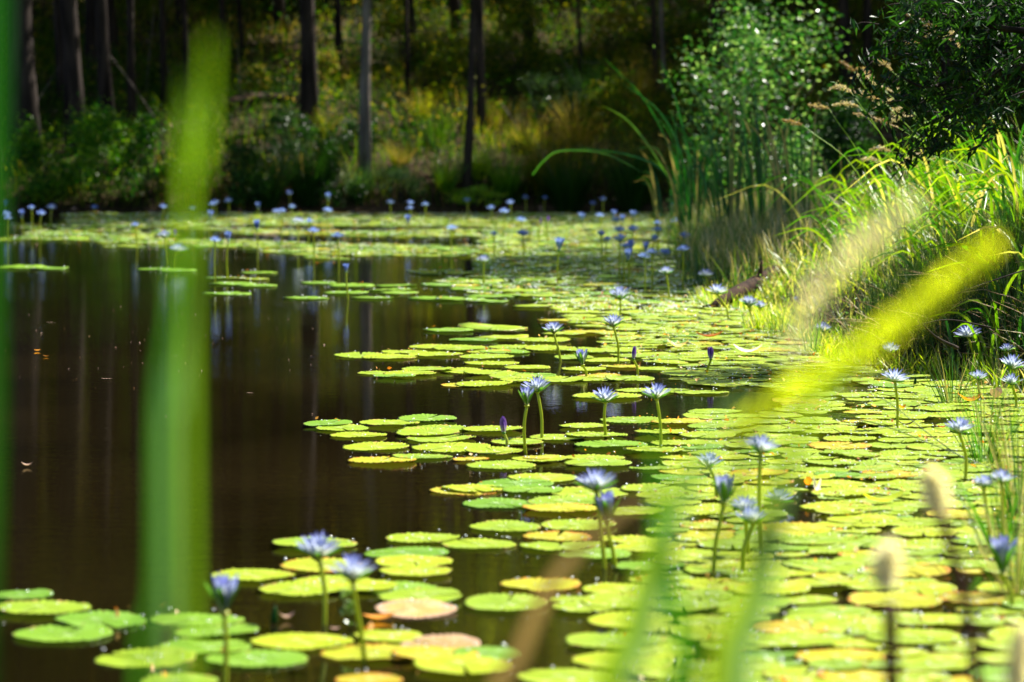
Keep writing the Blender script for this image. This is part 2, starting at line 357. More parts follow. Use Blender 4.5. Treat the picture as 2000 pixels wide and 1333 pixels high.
# ------------------------------------------------------------------ lily pads
def pad_geo(seed, rim=72, rings=(0.0, .4, .8, .95, 1.0)):
    r_ = np.random.default_rng(seed); gap = r_.uniform(.02, .09)
    a = np.linspace(gap, 2 * math.pi - gap, rim)
    ecc = r_.uniform(.9, 1.0); V = []; RD = []; AN = []
    k1, k2, p1, p2 = r_.integers(2, 4), r_.integers(5, 9), r_.uniform(0, 6), r_.uniform(0, 6)
    wob = r_.uniform(.006, .014)
    curl_a, curl_h = r_.uniform(0, 6.28), (r_.uniform(.02, .07) if r_.random() < .25 else 0)
    for q in rings:
        tooth = 1 + (np.where(np.arange(rim) % 2 == 0, .022, -.012) * r_.uniform(.4, 1.5, rim) * (q > .97)) + .025 * np.sin(a * k1 + p2) * q
        x = q * np.cos(a) * tooth; y = q * ecc * np.sin(a) * tooth
        z = wob * q ** 2 * (np.sin(a * k1 + p1) + .6 * np.sin(a * k2 + p2)) + .012 * q ** 3 + curl_h * np.maximum(0, np.cos(a - curl_a)) ** 6 * q ** 3
        z = z + (np.where(np.arange(rim) % 2 == 0, .018, 0) * r_.uniform(0, 1.6, rim) if q > .97 else 0) + .008 * (1 - q)
        V.append(np.stack([x, y, z], 1)); RD.append(np.full(rim, q)); AN.append(a)
    V = np.concatenate(V); RD = np.concatenate(RD); AN = np.concatenate(AN)
    Fc = []
    for j in range(len(rings) - 1):
        for i in range(rim - 1):
            if rings[j] == 0: Fc.append([0, rim + i, rim + i + 1, rim + i + 1])
            else: Fc.append([j * rim + i, (j + 1) * rim + i, (j + 1) * rim + i + 1, j * rim + i + 1])
    # downturned thin edge gives the pad its thickness
    n0 = len(V); edge = V[(len(rings) - 1) * rim:].copy(); edge[:, 2] -= .03; edge[:, :2] *= .985
    V = np.concatenate([V, edge]); RD = np.concatenate([RD, np.full(rim, 1.)]); AN = np.concatenate([AN, a])
    for i in range(rim - 1): Fc.append([(len(rings) - 1) * rim + i, n0 + i, n0 + i + 1, (len(rings) - 1) * rim + i + 1])
    return V, np.array(Fc), RD, AN
def addattr(me, name, vals):
    a = me.attributes.new(name, 'FLOAT', 'POINT'); a.data.foreach_set('value', np.asarray(vals, np.float32))
HI = [pad_geo(s) for s in range(10)]
LO = [pad_geo(s + 50, 26, (0.0, .7, 1.0)) for s in range(8)]
HIME = []
for g in HI:
    b = Buf(); b.add(g[0], g[1], .25); me = b.mesh('lily_pad', True, [PAD['green']]); addattr(me, 'rad', g[2]); addattr(me, 'ang', g[3]); HIME.append(me)

G, YGk, Y_, OR, BR = PADK
hand = """1044,601,88 1125,612,90 963,642,145 876,648,100 1085,628,75 980,661,110 925,667,95 1060,668,110 850,681,105 900,685,110 1010,680,120 955,690,90
1070,684,100 1130,686,90 705,697,115 760,700,110 790,691,90 850,695,110 985,690,100 950,700,110 960,712,110 1030,720,90 1120,703,80 740,731,85 800,733,105 835,726,105 905,727,100
770,739,85 960,733,110 1000,741,100 1040,738,90 945,754,120 1025,747,105 1095,745,100 1160,742,100 1230,743,100 1185,777,135 1300,765,110 1370,768,110 1240,766,80 1140,724,90 1210,718,85 1290,722,100
835,823,120 640,833,100 668,840,105 760,831,120 850,840,130 962,842,120 700,853,110 835,851,130 860,860,140 734,875,133 881,877,160 964,887,120 825,894,117 746,903,137
978,912,137 1053,901,110 1161,896,120 1168,910,130 1193,874,150 1277,884,120 1284,915,115 1060,937,140 1007,948,145 923,958,130 1039,962,120 1148,964,165 1274,960,130
976,987,145 1098,983,140 1095,998,150 1232,1003,130 986,1034,150 1130,1029,150 825,1055,155 935,1066,145 1095,1070,170 1161,1086,148 1242,1057,150 1263,1073,140
793,1084,163 808,1104,160 811,1123,145 776,1153,160 820,1173,168 990,1186,176 1210,1153,150 1123,1176,100 1140,1193,130 1210,1185,150 1230,1216,170 1203,1262,195 1217,1300,210
758,1248,138 720,1281,205 950,1283,135 905,1308,205 1105,1332,200 45,1167,125 85,1195,185 194,1217,185 385,1216,190 122,1242,203 422,1241,175 400,1268,185
284,1290,207 501,1291,200 588,1259,205 350,1335,160 494,1131,163 588,1157,176 650,1140,160 700,1152,150 614,1068,162 35,525,110 95,526,80 346,531,80 300,527,70 455,556,95 443,575,95 598,584,90 506,534,75 623,554,75 675,574,90 504,560,80 727,584,85 685,560,95 772,559,85 760,569,90
850,584,110 900,588,100 870,558,100 930,565,110 960,580,110 1010,572,120 780,576,80 950,590,90 1060,580,120 1220,612,100 1180,628,110 1150,650,110 1100,655,90 1240,640,110
1195,690,120 1250,676,120 1180,706,100 1345,735,110 1230,823,120 1140,836,100 1165,855,120 1290,850,110 1090,858,110 1010,868,105 1330,828,120 1400,838,120"""
special = {Y_: "630,1107,170 1055,1147,172 1390,1047,160 1560,1040,170 1750,1180,190 1010,868,100 1640,1290,180 1480,930,120 1880,1010,150",
           OR: "920,901,70 905,961,130 1088,1050,140 1050,900,60 900,754,80 1170,737,90 850,1286,170 1545,1235,150 1770,1120,180 1690,1325,190 720,1333,130 1560,787,110 1740,930,120 1640,875,130",
           BR: "811,1197,165 860,1267,165"}
pads = []   # (px, py, width px, kind)
for s in hand.split():
    x, y, w = map(float, s.split(',')); k = YGk
    if (x < 720 and y > 1110 and random.random() < .5) or (y < 600 and x < 1000): k = G  # far pads all green, their shade painted in by the pad kind
    elif random.random() < .12: k = G
    elif random.random() < .05: k = Y_
    pads.append([x, y, w, k])
for k, s in special.items():
    for q in s.split():
        x, y, w = map(float, q.split(',')); pads.append([x, y, w, k])

def inpoly(x, y, poly):
    c = False; n = len(poly)
    for i in range(n):
        x1, y1 = poly[i]; x2, y2 = poly[(i + 1) % n]
        if (y1 > y) != (y2 > y) and x < (x2 - x1) * (y - y1) / (y2 - y1) + x1: c = not c
    return c
POLY_R = [(1060, 586), (1500, 590), (1620, 690), (1760, 735), (1930, 760), (2060, 800), (2060, 1400), (1040, 1400), (1080, 1345), (1250, 1340), (1290, 1290), (1290, 1240), (1270, 1180), (1240, 1130), (1300, 1100),
          (1330, 1060), (1290, 1040), (1320, 1000), (1290, 975), (1310, 940), (1330, 915), (1330, 870), (1340, 860), (1380, 810), (1530, 806), (1545, 765), (1400, 760), (1330, 745), (1280, 715), (1200, 690), (1180, 660), (1150, 640), (1110, 620)]
HOLES = [[(1500, 970), (1610, 960), (1640, 1005), (1600, 1042), (1500, 1030)], [(1290, 778), (1520, 782), (1520, 808), (1300, 806)], [(1140, 776), (1260, 795), (1270, 812), (1120, 812), (1120, 785)],
         [(1560, 1105), (1600, 1085), (1680, 1100), (1660, 1125)], [(1800, 1125), (1960, 1130), (1960, 1165), (1820, 1165)], [(1760, 1185), (1840, 1185), (1830, 1208), (1770, 1208)], [(1600, 860), (1720, 862), (1700, 870), (1600, 872)],
         [(1600, 815), (1700, 820), (1680, 830), (1610, 828)], [(1560, 758), (1700, 752), (1710, 775), (1580, 770)], [(1240, 820), (1300, 822), (1300, 830), (1240, 832)], [(1310, 1270), (1440, 1250), (1440, 1300), (1320, 1310)],
         [(1860, 1240), (1960, 1235), (1950, 1262), (1870, 1262)], [(1560, 1140), (1640, 1138), (1640, 1150), (1560, 1150)], [(1400, 1010), (1330, 1012), (1340, 1030), (1400, 1028)], [(1250, 680), (1330, 682), (1330, 692), (1260, 692)]]
BANDS = [  # poly, density (keep probability)
    ([(130, 417), (1440, 417), (1450, 446), (130, 440)], .8), ([(-40, 440), (1460, 444), (1460, 470), (-40, 470)], .42), ([(60, 448), (330, 452), (330, 462), (60, 460)], .8),
    ([(190, 470), (1100, 470), (1100, 488), (210, 484)], .62), ([(480, 488), (1110, 486), (1130, 505), (600, 500)], .6), ([(0, 484), (560, 484), (600, 520), (0, 515)], .16), ([(560, 498), (1050, 505), (1040, 550), (900, 545)], .45),
    ([(960, 440), (1470, 440), (1400, 560), (1440, 592), (1060, 592), (960, 560), (940, 500)], .97), ([(380, 515), (700, 520), (660, 552), (400, 545)], .15), ([(860, 545), (1060, 540), (1060, 580), (900, 575)], .6)]
def dist_of(py): return W(1000, py).y
cell = {}
def pkey(x, y): return (int(math.floor(x / .6)), int(math.floor(y / .6)))
def put(c, r): cell.setdefault(pkey(c.x, c.y), []).append((c.x, c.y, r))
def clash(c, r, k=.8):
    a, b_ = pkey(c.x, c.y)
    for i in (-1, 0, 1):
        for j in (-1, 0, 1):
            for (x, y, q) in cell.get((a + i, b_ + j), ()):
                if (x - c.x) ** 2 + (y - c.y) ** 2 < ((r + q) * k) ** 2: return True
    return False
allpads = []
for x, y, w, k in pads:
    c = W(x, y); r = w * c.y / F / 2; put(c, r); allpads.append((c, r, k, x, y))
def randkind(px, py):
    u = random.random()
    return YGk if u < .86 else G if u < .95 else Y_ if u < .99 else OR if u < .998 else BR
def scatter(x0, x1, y0, y1, test, tries, k, rr):
    Y0, Y1 = dist_of(y1), dist_of(y0)
    for _ in range(tries):
        Y = random.uniform(Y0, Y1); hw = .17 * Y
        X = random.uniform(-hw * 1.15, hw * 1.15); 
        px = 1000 + X * F / Y; py = 230 + CAMZ * F / Y
        if not (x0 < px < x1): continue
        if not test(px, py): continue
        if X > shore_x(Y) - .02: continue
        r = random.uniform(*rr) if random.random() < .85 else random.uniform(.05, .09); c = Vector((X, Y, 0))
        if clash(c, r, k): continue
        put(c, r); kd = randkind(px, py); kd = G if (kd == YGk and py < 590 and random.random() < .45) else kd  # rear pads skew green: cooler tone of the shade put into their colour
        allpads.append((c, r, kd, px, py))
scatter(1000, 2080, 586, 1420, lambda x, y: inpoly(x, y, POLY_R) and not any(inpoly(x, y, h) for h in HOLES), 42000, .66, (.10, .155))
def band_test(x, y):
    p = max([d for pl, d in BANDS if inpoly(x, y, pl)] or [0])
    Yd = F * CAMZ / (y - 230); Xd = (x - 1000) * Yd / F
    return (hnoise(Xd, Yd * 1.6, .55, 2.2) + .5 * hnoise(Xd, Yd * 2.2, 1.3, 5.1)) * .42 + .5 < p * 1.06 - .03
scatter(-60, 1500, 414, 593, band_test, 42000, .72, (.11, .165))
allpads.sort(key=lambda a: a[0].y)
def inframe(px, py, r, Y):
    w = r * F / Y; return -w * .5 < px < 2000 + w * .5 and py < 1345
near, rest = [], []
for a in allpads:
    if len(near) < 300 and inframe(a[3], a[4], a[1], a[0].y): near.append(a)
    else: rest.append(a)
print('pads', len(allpads), len(near), len(rest))
PAD_OBJS = []
for i, (c, r, k, px, py) in enumerate(near):
    o = link('lily_pad', HIME[i % 10], None, None); 
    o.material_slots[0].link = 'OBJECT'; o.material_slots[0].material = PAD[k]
    o.location = (c.x, c.y, .003 + random.uniform(0, .012)); s = r
    o.scale = (s, s, r * random.uniform(.8, 1.3)); o.rotation_euler = (R(random.gauss(0, 1.0)), R(random.gauss(0, 1.0)), random.uniform(0, 6.28))
    if k == BR: o.rotation_euler[0] = R(-4)
    PAD_OBJS.append((o, c, r, k, px, py))
b = Buf(); RD, AN = [], []
for c, r, k, px, py in rest:
    g = random.choice(HI if c.y < 22 else LO); a = random.uniform(0, 6.28); ca, sa = math.cos(a), math.sin(a)
    v = g[0] * r; tx, ty = random.gauss(0, .012), random.gauss(0, .012)
    z = v[:, 2] + .004 + random.uniform(0, .014) + tx * v[:, 0] + ty * v[:, 1]
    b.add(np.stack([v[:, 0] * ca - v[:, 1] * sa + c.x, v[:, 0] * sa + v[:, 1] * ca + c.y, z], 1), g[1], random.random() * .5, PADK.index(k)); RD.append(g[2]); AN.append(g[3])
me = b.mesh('lily_pads', True, [PAD[k] for k in PADK]); addattr(me, 'rad', np.concatenate(RD)); addattr(me, 'ang', np.concatenate(AN))
tag(link('lily_pads', me), 'mat of green and yellow lily pads reaching to the far bank', 'lily pads', kind='stuff')

# ------------------------------------------------------------------ water lilies
def petal_mesh(L=1.0, w=.2, cup=.1, recurve=.12, name='petal', t0=0., t1=1., flat=False):
    b = Buf(); n = 5; V = []; T = []
    for i in range(n + 1):
        s = i / n; ww = w / 2 * (math.sin(math.pi * min(1, (s * .86 + .14))) ** .75 if s < 1 else 0.02)
        zc = recurve * s * s
        V += [(s * L, -ww, zc + cup * ww * 2), (s * L, 0, zc), (s * L, ww, zc + cup * ww * 2)]; T += [t0 + (t1 - t0) * s] * 3
    Fc = [[3 * i + j, 3 * i + j + 1, 3 * i + j + 4, 3 * i + j + 3] for i in range(n) for j in range(2)]
    b.add(V, Fc, T); return b.mesh(name, True)
ME_petal = [petal_mesh(1, .21, .5, .06), petal_mesh(.97, .19, .6, -.03), petal_mesh(1, .2, .5, .1)]
ME_petal_wide = petal_mesh(1, .3, .6, .22)
ME_sepal = petal_mesh(1, .24, .5, .12, 'sepal', .2, 1)
ME_sepalb = petal_mesh(1, .42, .7, .16, 'sepal', .2, 1)
def stem_mesh(top, r0, r1, bend):
    b = Buf(); t = Vector(top); side = Vector((bend, bend * .5, 0))
    pts = spline([Vector((0, 0, -.12)), t * .35 + side, t * .7 + side * .8, t], 8)
    tube(b, pts, [r0 + (r1 - r0) * i / 8 for i in range(9)], 7, .6); return b.mesh('stem')
def cup_mesh():
    b = Buf(); tube(b, [(0, 0, -.12), (0, 0, -.06), (0, 0, 0), (0, 0, .05)], [.05, .09, .15, .14], 10, .9); return b.mesh('flower_base')
def stamen_mesh():
    b = Buf()
    for i in range(26):
        a = random.uniform(0, 6.28); e = random.uniform(.9, 1.45); l = random.uniform(.2, .34); w = .012
        d = Vector((math.cos(a) * math.cos(e), math.sin(a) * math.cos(e), math.sin(e)))
        tube(b, [d * .05, d * l], [w, w * 1.4], 4, random.random())
    return b.mesh('stamens')
ME_cup, ME_stamen = cup_mesh(), stamen_mesh()
def bloom_layout(kind):
    """(azimuth, elevation, length, mesh index) for every petal"""
    out = []
    if kind == 'open': rows = [(8, 32, 1.0), (9, 48, .99), (8, 66, .94)]
    elif kind == 'wide': rows = [(9, 20, 1.0), (9, 38, .98), (8, 58, .92)]
    elif kind == 'half': rows = [(5, 58, 1.0), (5, 66, .98), (5, 78, .9)]
    else: rows = [(4, 78, .98), (4, 84, .98)]
    for ri, (n, e, l) in enumerate(rows):
        for i in range(n):
            out.append((2 * math.pi * (i + .5 * ri) / n + random.gauss(0, .09), R(e + random.gauss(0, 4)), l * random.uniform(.93, 1.05), ri))
    return out
def orient(az, el):  # x axis -> direction; z up
    return Matrix.Rotation(az, 4, 'Z') @ Matrix.Rotation(-el, 4, 'Y')
def make_lily(hx, hy, wpx, bx, by, kind, label, group, tiltdir=0.0, Y=None, hw=None, detail=True, notes=None):
    base = W(bx, by) if Y is None else Vector(((hx - 1000) * Y / F, Y, 0))
    Yb = base.y
    size = wpx * Yb / F * (1.22 if detail else 1)
    span = {'open': .93, 'wide': .98, 'half': .5, 'bud': .22}[kind]
    L = size / 2 / span
    if kind == 'bud': L = min(L, .075)
    top = P(hx, hy, Yb)
    drop = L * {'open': .32, 'wide': .22, 'half': .5, 'bud': .5}[kind]
    topb = Vector((top.x - base.x, random.uniform(-.03, .03), max(.02, top.z - drop)))
    root = empty('water_lily', base); tag(root, label, 'water lily', group)
    r = max(.0042, min(.007, L * .11))
    if topb.z > .03: link('stem', stem_mesh(topb, r * 1.15, r, random.uniform(-.02, .02)), root, M_stem)
    head_m = Matrix.Translation(topb) @ Matrix.Rotation(random.uniform(-.12, .12) + tiltdir, 4, 'Y') @ Matrix.Rotation(random.uniform(-.1, .15), 4, 'X') @ Matrix.Scale(L, 4)
    lay = bloom_layout(kind)
    ph = random.uniform(0, 6.28)
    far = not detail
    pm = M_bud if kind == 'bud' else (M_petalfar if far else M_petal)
    if far:
        b = Buf()
        for az, el, l, ri in lay:
            m = orient(az + ph, el) @ Matrix.Scale(l, 4); src = ME_petal_wide if kind in ('half', 'bud') else ME_petal[ri]
            vs = [tuple(m @ (v.co + Vector((.07, 0, 0)))) for v in src.vertices]
            b.add(vs, [list(p.vertices) for p in src.polygons], [min(1, i // 3 / 5) for i in range(len(vs))])
        o = link('bloom', b.mesh('bloom', True), root, pm); o.matrix_local = head_m
        o = link('flower_base', ME_cup, root, M_sepal); o.matrix_local = head_m
        return root
    for az, el, l, ri in lay:
        src = ME_petal_wide if kind in ('half', 'bud') else ME_petal[ri % 3]
        o = link('petal', src, root, pm); o.matrix_local = head_m @ orient(az + ph, el) @ Matrix.Translation((.08, 0, 0)) @ Matrix.Scale(l, 4)
    for i in range(4):
        o = link('sepal', ME_sepalb if kind == 'bud' else ME_sepal, root, M_sepal)
        e = {'open': 20, 'wide': 6, 'half': 55, 'bud': 77}[kind]
        o.matrix_local = head_m @ Matrix.Translation((0, 0, -.03)) @ orient(i * math.pi / 2 + ph + .3, R(e)) @ Matrix.Translation((.1, 0, 0)) @ Matrix.Scale(.92 if kind != 'bud' else .85, 4)
    o = link('flower_base', ME_cup, root, M_stem); o.matrix_local = head_m
    if kind in ('open', 'wide'):
        o = link('stamens', ME_stamen, root, M_stamen); o.matrix_local = head_m
    return root

GN, GF = 'blue water lilies rising among the near pads', 'small blue water lilies towards the far bank'
# hx, hy, width, base x, base y, kind, label, short name for landmarks
LIL = [
 (436, 1165, 62, 436, 1345, 'half', 'half open blue lily at lower left, standing alone by the bottom edge', 'the lone half open lily at lower left'),
 (622, 1076, 80, 631, 1222, 'open', 'open blue lily on a straight stem in front of a yellow pad, lower left', 'the straight lily at lower left'),
 (690, 1116, 86, 722, 1297, 'open', 'open white and blue lily on a leaning stem at lower left', 'the leaning lily at lower left'),
 (1165, 945, 74, 1186, 1112, 'open', 'full open blue lily, the left one of the close pair lower centre', 'the full lower central bloom'),
 (1186, 990, 48, 1212, 1112, 'half', 'half open violet blue lily beside the full bloom, lower centre', 'the half open lower central lily'),
 (1385, 902, 50, 1395, 976, 'open', 'small open blue lily left of the tallest lily, right of centre', 'the small lily beside the tallest'),
 (1487, 875, 62, 1487, 1090, 'open', 'tallest open blue lily on a long upright stem, right of centre', 'the tallest lily'),
 (1413, 958, 46, 1390, 1126, 'half', 'half open pale blue lily on a stem leaning right, below the tallest bloom', 'the pale half open lily'),
 (1455, 990, 56, 1462, 1085, 'wide', 'wide open white and blue lily just behind another, below the tallest', 'the rear lily of the clustered pair'),
 (1470, 1013, 60, 1450, 1120, 'open', 'open pale blue lily in front of the clustered pair, right of centre', 'the front lily of the clustered pair'),
 (1521, 978, 52, 1522, 990, 'wide', 'stemless looking pale blue lily resting on the water beside the tall stem', 'the floating pale lily'),
 (1283, 770, 52, 1290, 880, 'open', 'open lavender lily with a curved stem right of the central water gap', 'the lavender lily by the gap'),
 (1182, 776, 50, 1187, 856, 'open', 'open lavender lily standing in front of a broad round pad, centre', 'the lily before the broad pad'),
 (1050, 757, 52, 1057, 859, 'open', 'open lavender lily, right one of the central pair over dark water', 'the open lily of the central pair'),
 (1029, 775, 30, 1031, 886, 'half', 'half open violet lily, left one of the central pair over dark water', 'the half open lily of the central pair'),
 (984, 832, 15, 988, 878, 'bud', 'short purple bud with green sepals, left of the central pair', 'the short purple bud'),
 (1138, 698, 26, 1145, 738, 'half', 'small purple half open lily on a short stem behind the central pads', 'the small purple half open lily'),
 (1237, 690, 13, 1244, 738, 'bud', 'slim purple bud on a curved dark stem behind the central pads', 'the slim purple bud'),
 (1082, 643, 38, 1100, 706, 'open', 'open pale lily on a stem leaning left, left edge of the rear mat', 'the left leaning pale lily'),
 (1198, 630, 40, 1206, 712, 'open', 'open white lily on a long stem below a higher white lily', 'the lower white lily'),
 (1211, 576, 42, 1209, 618, 'open', 'open white lily with bright yellow stem standing above the shaded mat', 'the upper white lily'),
 (1388, 690, 14, 1378, 735, 'bud', 'closed pale violet bud on a curved stem left of the grassy shore', 'the closed pale bud'),
 (1401, 570, 38, 1425, 626, 'wide', 'open white lily on a leaning stem beside the dark log', 'the white lily beside the log'),
 (1463, 592, 36, 1470, 640, 'open', 'open violet white lily at the foot of the dark log', 'the violet lily at the log foot'),
 (1484, 597, 26, 1486, 632, 'open', 'smaller violet lily touching its neighbour at the foot of the log', None),
 (1378, 537, 28, 1392, 578, 'wide', 'pale blurred lily between the log and the shaded pads', None),
 (1302, 531, 27, 1308, 590, 'open', 'blue white lily on a tall stem left of the log', 'the tall lily left of the log'),
 (1522, 480, 25, 1523, 520, 'open', 'violet lily standing in the shore grass above the log', None),
 (1440, 543, 14, 1446, 574, 'half', 'tiny violet half open lily over the middle of the log', None),
 (1605, 642, 34, 1607, 668, 'open', 'white blue lily half hidden in bright shore grass', 'the lily in the bright shore grass'),
 (1556, 589, 18, 1560, 612, 'half', 'small pale half open lily in yellow green shore weeds', None),
 (1612, 578, 24, 1616, 606, 'open', 'small faded blue lily right of the pale half open one in the weeds', None),
 (1738, 683, 38, 1743, 722, 'open', 'blue lily directly above a wider one at the right shore', 'the upper lily of the shore pair'),
 (1748, 740, 48, 1750, 842, 'wide', 'wide white blue lily on a tall stem before the right shore', 'the wide lily before the shore'),
 (1891, 653, 48, 1912, 732, 'wide', 'large blue lily against dark rushes at the right shore', 'the large lily against dark rushes'),
 (1969, 683, 28, 1976, 742, 'open', 'small blue lily high among straw stalks at the right edge', None),
 (1978, 713, 48, 1986, 775, 'open', 'full blue lily at the right edge below the small high one', 'the full lily at the right edge'),
 (1912, 737, 34, 1919, 782, 'open', 'violet blue lily leaning at the right, left of the edge trio', 'the leaning violet lily'),
 (1976, 745, 38, 1984, 800, 'open', 'lowest blue lily of the trio at the right edge', None),
 (1875, 837, 54, 1882, 941, 'open', 'lone blue lily over bright pads in front of the right sedges', 'the lone lily before the sedges'),
 (1922, 945, 44, 1938, 1082, 'open', 'left bloom of two touching blue lilies among the right sedges', 'the touching blooms in the sedges'),
 (1956, 934, 46, 1950, 1082, 'open', 'right bloom of two touching blue lilies among the right sedges', None),
 (1961, 1090, 62, 1976, 1192, 'half', 'deep blue half open lily split in two lobes, lower right edge', 'the two lobed lily at lower right'),
 (945, 508, 25, 946, 562, 'open', 'blue lily with a clear reflection, standing alone at the mat edge far out', 'the far lily alone at the mat edge'),
 (676, 524, 17, 682, 586, 'half', 'deep blue half open lily on a curved stem over far dark water', 'the far lily on a curved stem'),
 (583, 433, 23, 582, 484, 'wide', 'pale blue lily, left of the close pair with bright stems far out', None),
 (604, 433, 21, 600, 480, 'wide', 'pale blue lily, right of the close pair with bright stems far out', None),
 (322, 460, 26, 330, 515, 'open', 'blue lily on a slim stem behind the blurred central blade at left', None),
 (349, 488, 30, 342, 520, 'wide', 'blue lily on a bent stem, lowest of the three far ones at left', None),
 (342, 455, 11, 339, 517, 'bud', 'tiny blue bud between the two far lilies at left', None),
 (265, 440, 21, 268, 488, 'wide', 'flat deep blue lily with a clear reflection, far left', None),
]
LANDM = []
for hx, hy, w, bx, by, kind, label, short in LIL:
    make_lily(hx, hy, w, bx, by, kind, label, GN if by > 600 else GF, detail=w > 21)
    if short: LANDM.append((short, W(bx, by), bx, by))
far = """8,398 12,419 14,427 42,418 62,407 80,418 100,406 185,406 320,405 376,408 415,400 422,396 411,419 447,393 504,402 541,414 551,413 571,405 565,378 641,384 640,412 612,452 660,462 502,440
446,462 762,396 802,397 801,407 797,428 831,400 883,447 912,392 965,458 960,407 985,414 997,397 1018,431 1021,457 1026,387 1064,387 1055,432 1070,429 1092,477 1137,424 1158,398 1178,390 1172,422 1198,418 1204,431
1236,419 1175,457 1186,468 1212,467 1222,482 1230,480 1226,497 1258,502 1262,482 1273,494 1299,494 1278,466 1210,450 1237,448 1285,437 1317,399 1320,433 1284,450 1335,488 1338,462 1216,428 420,470"""
fl = []
for s in far.split():
    x, y = map(float, s.split(',')); fl.append((x, y))
rows = {'beside the far bank': sorted([p for p in fl if p[1] < 410]), 'on the distant sunlit strip of pads': sorted([p for p in fl if 410 <= p[1] < 445]), 'in the shaded rear pads': sorted([p for p in fl if p[1] >= 445])}
ORD = ['first', 'second', 'third', 'fourth', 'fifth', 'sixth', 'seventh', 'eighth', 'ninth', 'tenth', 'eleventh', 'twelfth', 'thirteenth', 'fourteenth', 'fifteenth', 'sixteenth', 'seventeenth', 'eighteenth', 'nineteenth', 'twentieth']
def ordinal(i):
    if i < 20: return ORD[i]
    return ('twenty-' if i < 29 else 'thirty-' if i < 39 else 'forty-') + ORD[(i + 1) % 10 - 1] if (i + 1) % 10 else {29: 'thirtieth', 39: 'fortieth'}[i]
for rn, lst in rows.items():
    n = len(lst)
    for i, (x, y) in enumerate(lst):
        h = random.uniform(.18, .36) if y < 440 else random.uniform(.24, .42)
        Yd = F * (CAMZ - h) / (y - 230); kind = random.choice(['wide', 'open', 'wide', 'half'])
        if Yd > 52.2: Yd = 52.0
        lab = f'{ordinal(i)} small blue lily from the left {rn}' if i < n / 2 else f'{ordinal(n - 1 - i)} small blue lily from the right {rn}'
        wpx = (.15 if kind != 'half' else .11) * random.uniform(.8, 1.15) * F / Yd
        if (x, y) in ((1055, 432), (1070, 429)): kind = 'bud'; wpx = 8
        make_lily(x, y, wpx, x, y + 20, kind, lab, GF, Y=Yd, detail=False)

# labels for the single pads: counted outwards from the nearest named flower
def dirname(px, py, lx, ly):
    dx, dy = px - lx, (py - ly) * 3
    if abs(dx) > abs(dy): return 'left of' if dx < 0 else 'right of'
    return 'in front of' if dy > 0 else 'behind'
buckets = {}
for rec in PAD_OBJS:
    o, c, r, k, px, py = rec
    lm = min(LANDM, key=lambda l: math.hypot(px - l[2], (py - l[3]) * 2.2))
    d = dirname(px, py, lm[2], lm[3]); buckets.setdefault((lm[0], d, k), []).append((math.hypot(px - lm[2], (py - lm[3]) * 2.2), rec))
for (ln, d, k), lst in buckets.items():
    lst.sort(key=lambda a: a[0])
    for i, (_, rec) in enumerate(lst):
        art = k if k != G else 'plain green'
        tag(rec[0], f'{art} pad, {ordinal(i)} {d} {ln}', 'lily pad', 'lily pads floating on the near water')

# drops coloured white for their sparkle, and bits lying on the pads
def icodrop():
    t = [(0, 0, 1), (1, 0, 0), (0, 1, 0), (-1, 0, 0), (0, -1, 0)]
    return None
b = Buf(); nd = 0
cx = []; 
for (c, r, k, px, py) in allpads:
    n = np.random.default_rng(int(px * 7 + py)).poisson(5 if c.y < 30 else 3)
    for _ in range(n):
        a = random.uniform(0, 6.28); q = (r * random.uniform(.82, .97) if random.random() < .65 else r * math.sqrt(random.random()) * .8)
        cx.append((c.x + q * math.cos(a), c.y + q * math.sin(a), .014 + random.uniform(.0, .012), random.uniform(.0018, .0048) * (1 if c.y < 25 else 1.7)))
cx = np.array(cx); n = len(cx)
rings = [(0.0, 1.0), (.5, .87), (.87, .5), (1.0, 0.0)]
tpl = [(0, 0, 1)] + [(rr * math.cos(j * math.pi / 3), rr * math.sin(j * math.pi / 3), zz) for rr, zz in rings[1:] for j in range(6)]
tpl = np.array(tpl); tf = [[0, 1 + j, 1 + (j + 1) % 6, 1 + (j + 1) % 6] for j in range(6)]
for q in range(2): tf += [[1 + q * 6 + j, 7 + q * 6 + j, 7 + q * 6 + (j + 1) % 6, 1 + q * 6 + (j + 1) % 6] for j in range(6)]
tf = np.array(tf)
V = cx[:, None, :3] + tpl[None] * cx[:, None, 3:4]
b.add(V.reshape(-1, 3), (tf[None] + (np.arange(n) * len(tpl))[:, None, None]).reshape(-1, 4), .5)
m, nt, N, L = newmat('water_drop'); out = N('ShaderNodeOutputMaterial'); pr = N('ShaderNodeBsdfPrincipled')
pr.inputs['Base Color'].default_value = (.85, .88, .85, 1); pr.inputs['Roughness'].default_value = .2; pr.inputs['Specular IOR Level'].default_value = 1.0; pr.inputs['IOR'].default_value = 1.8; L(pr.outputs[0], out.inputs[0])  # white base colour stands in for sun glints on clear drops
tag(link('water_drops', b.mesh('water_drops', True, [m])), 'water drops painted white as glints, scattered over the lily pads', 'water drops', kind='stuff')
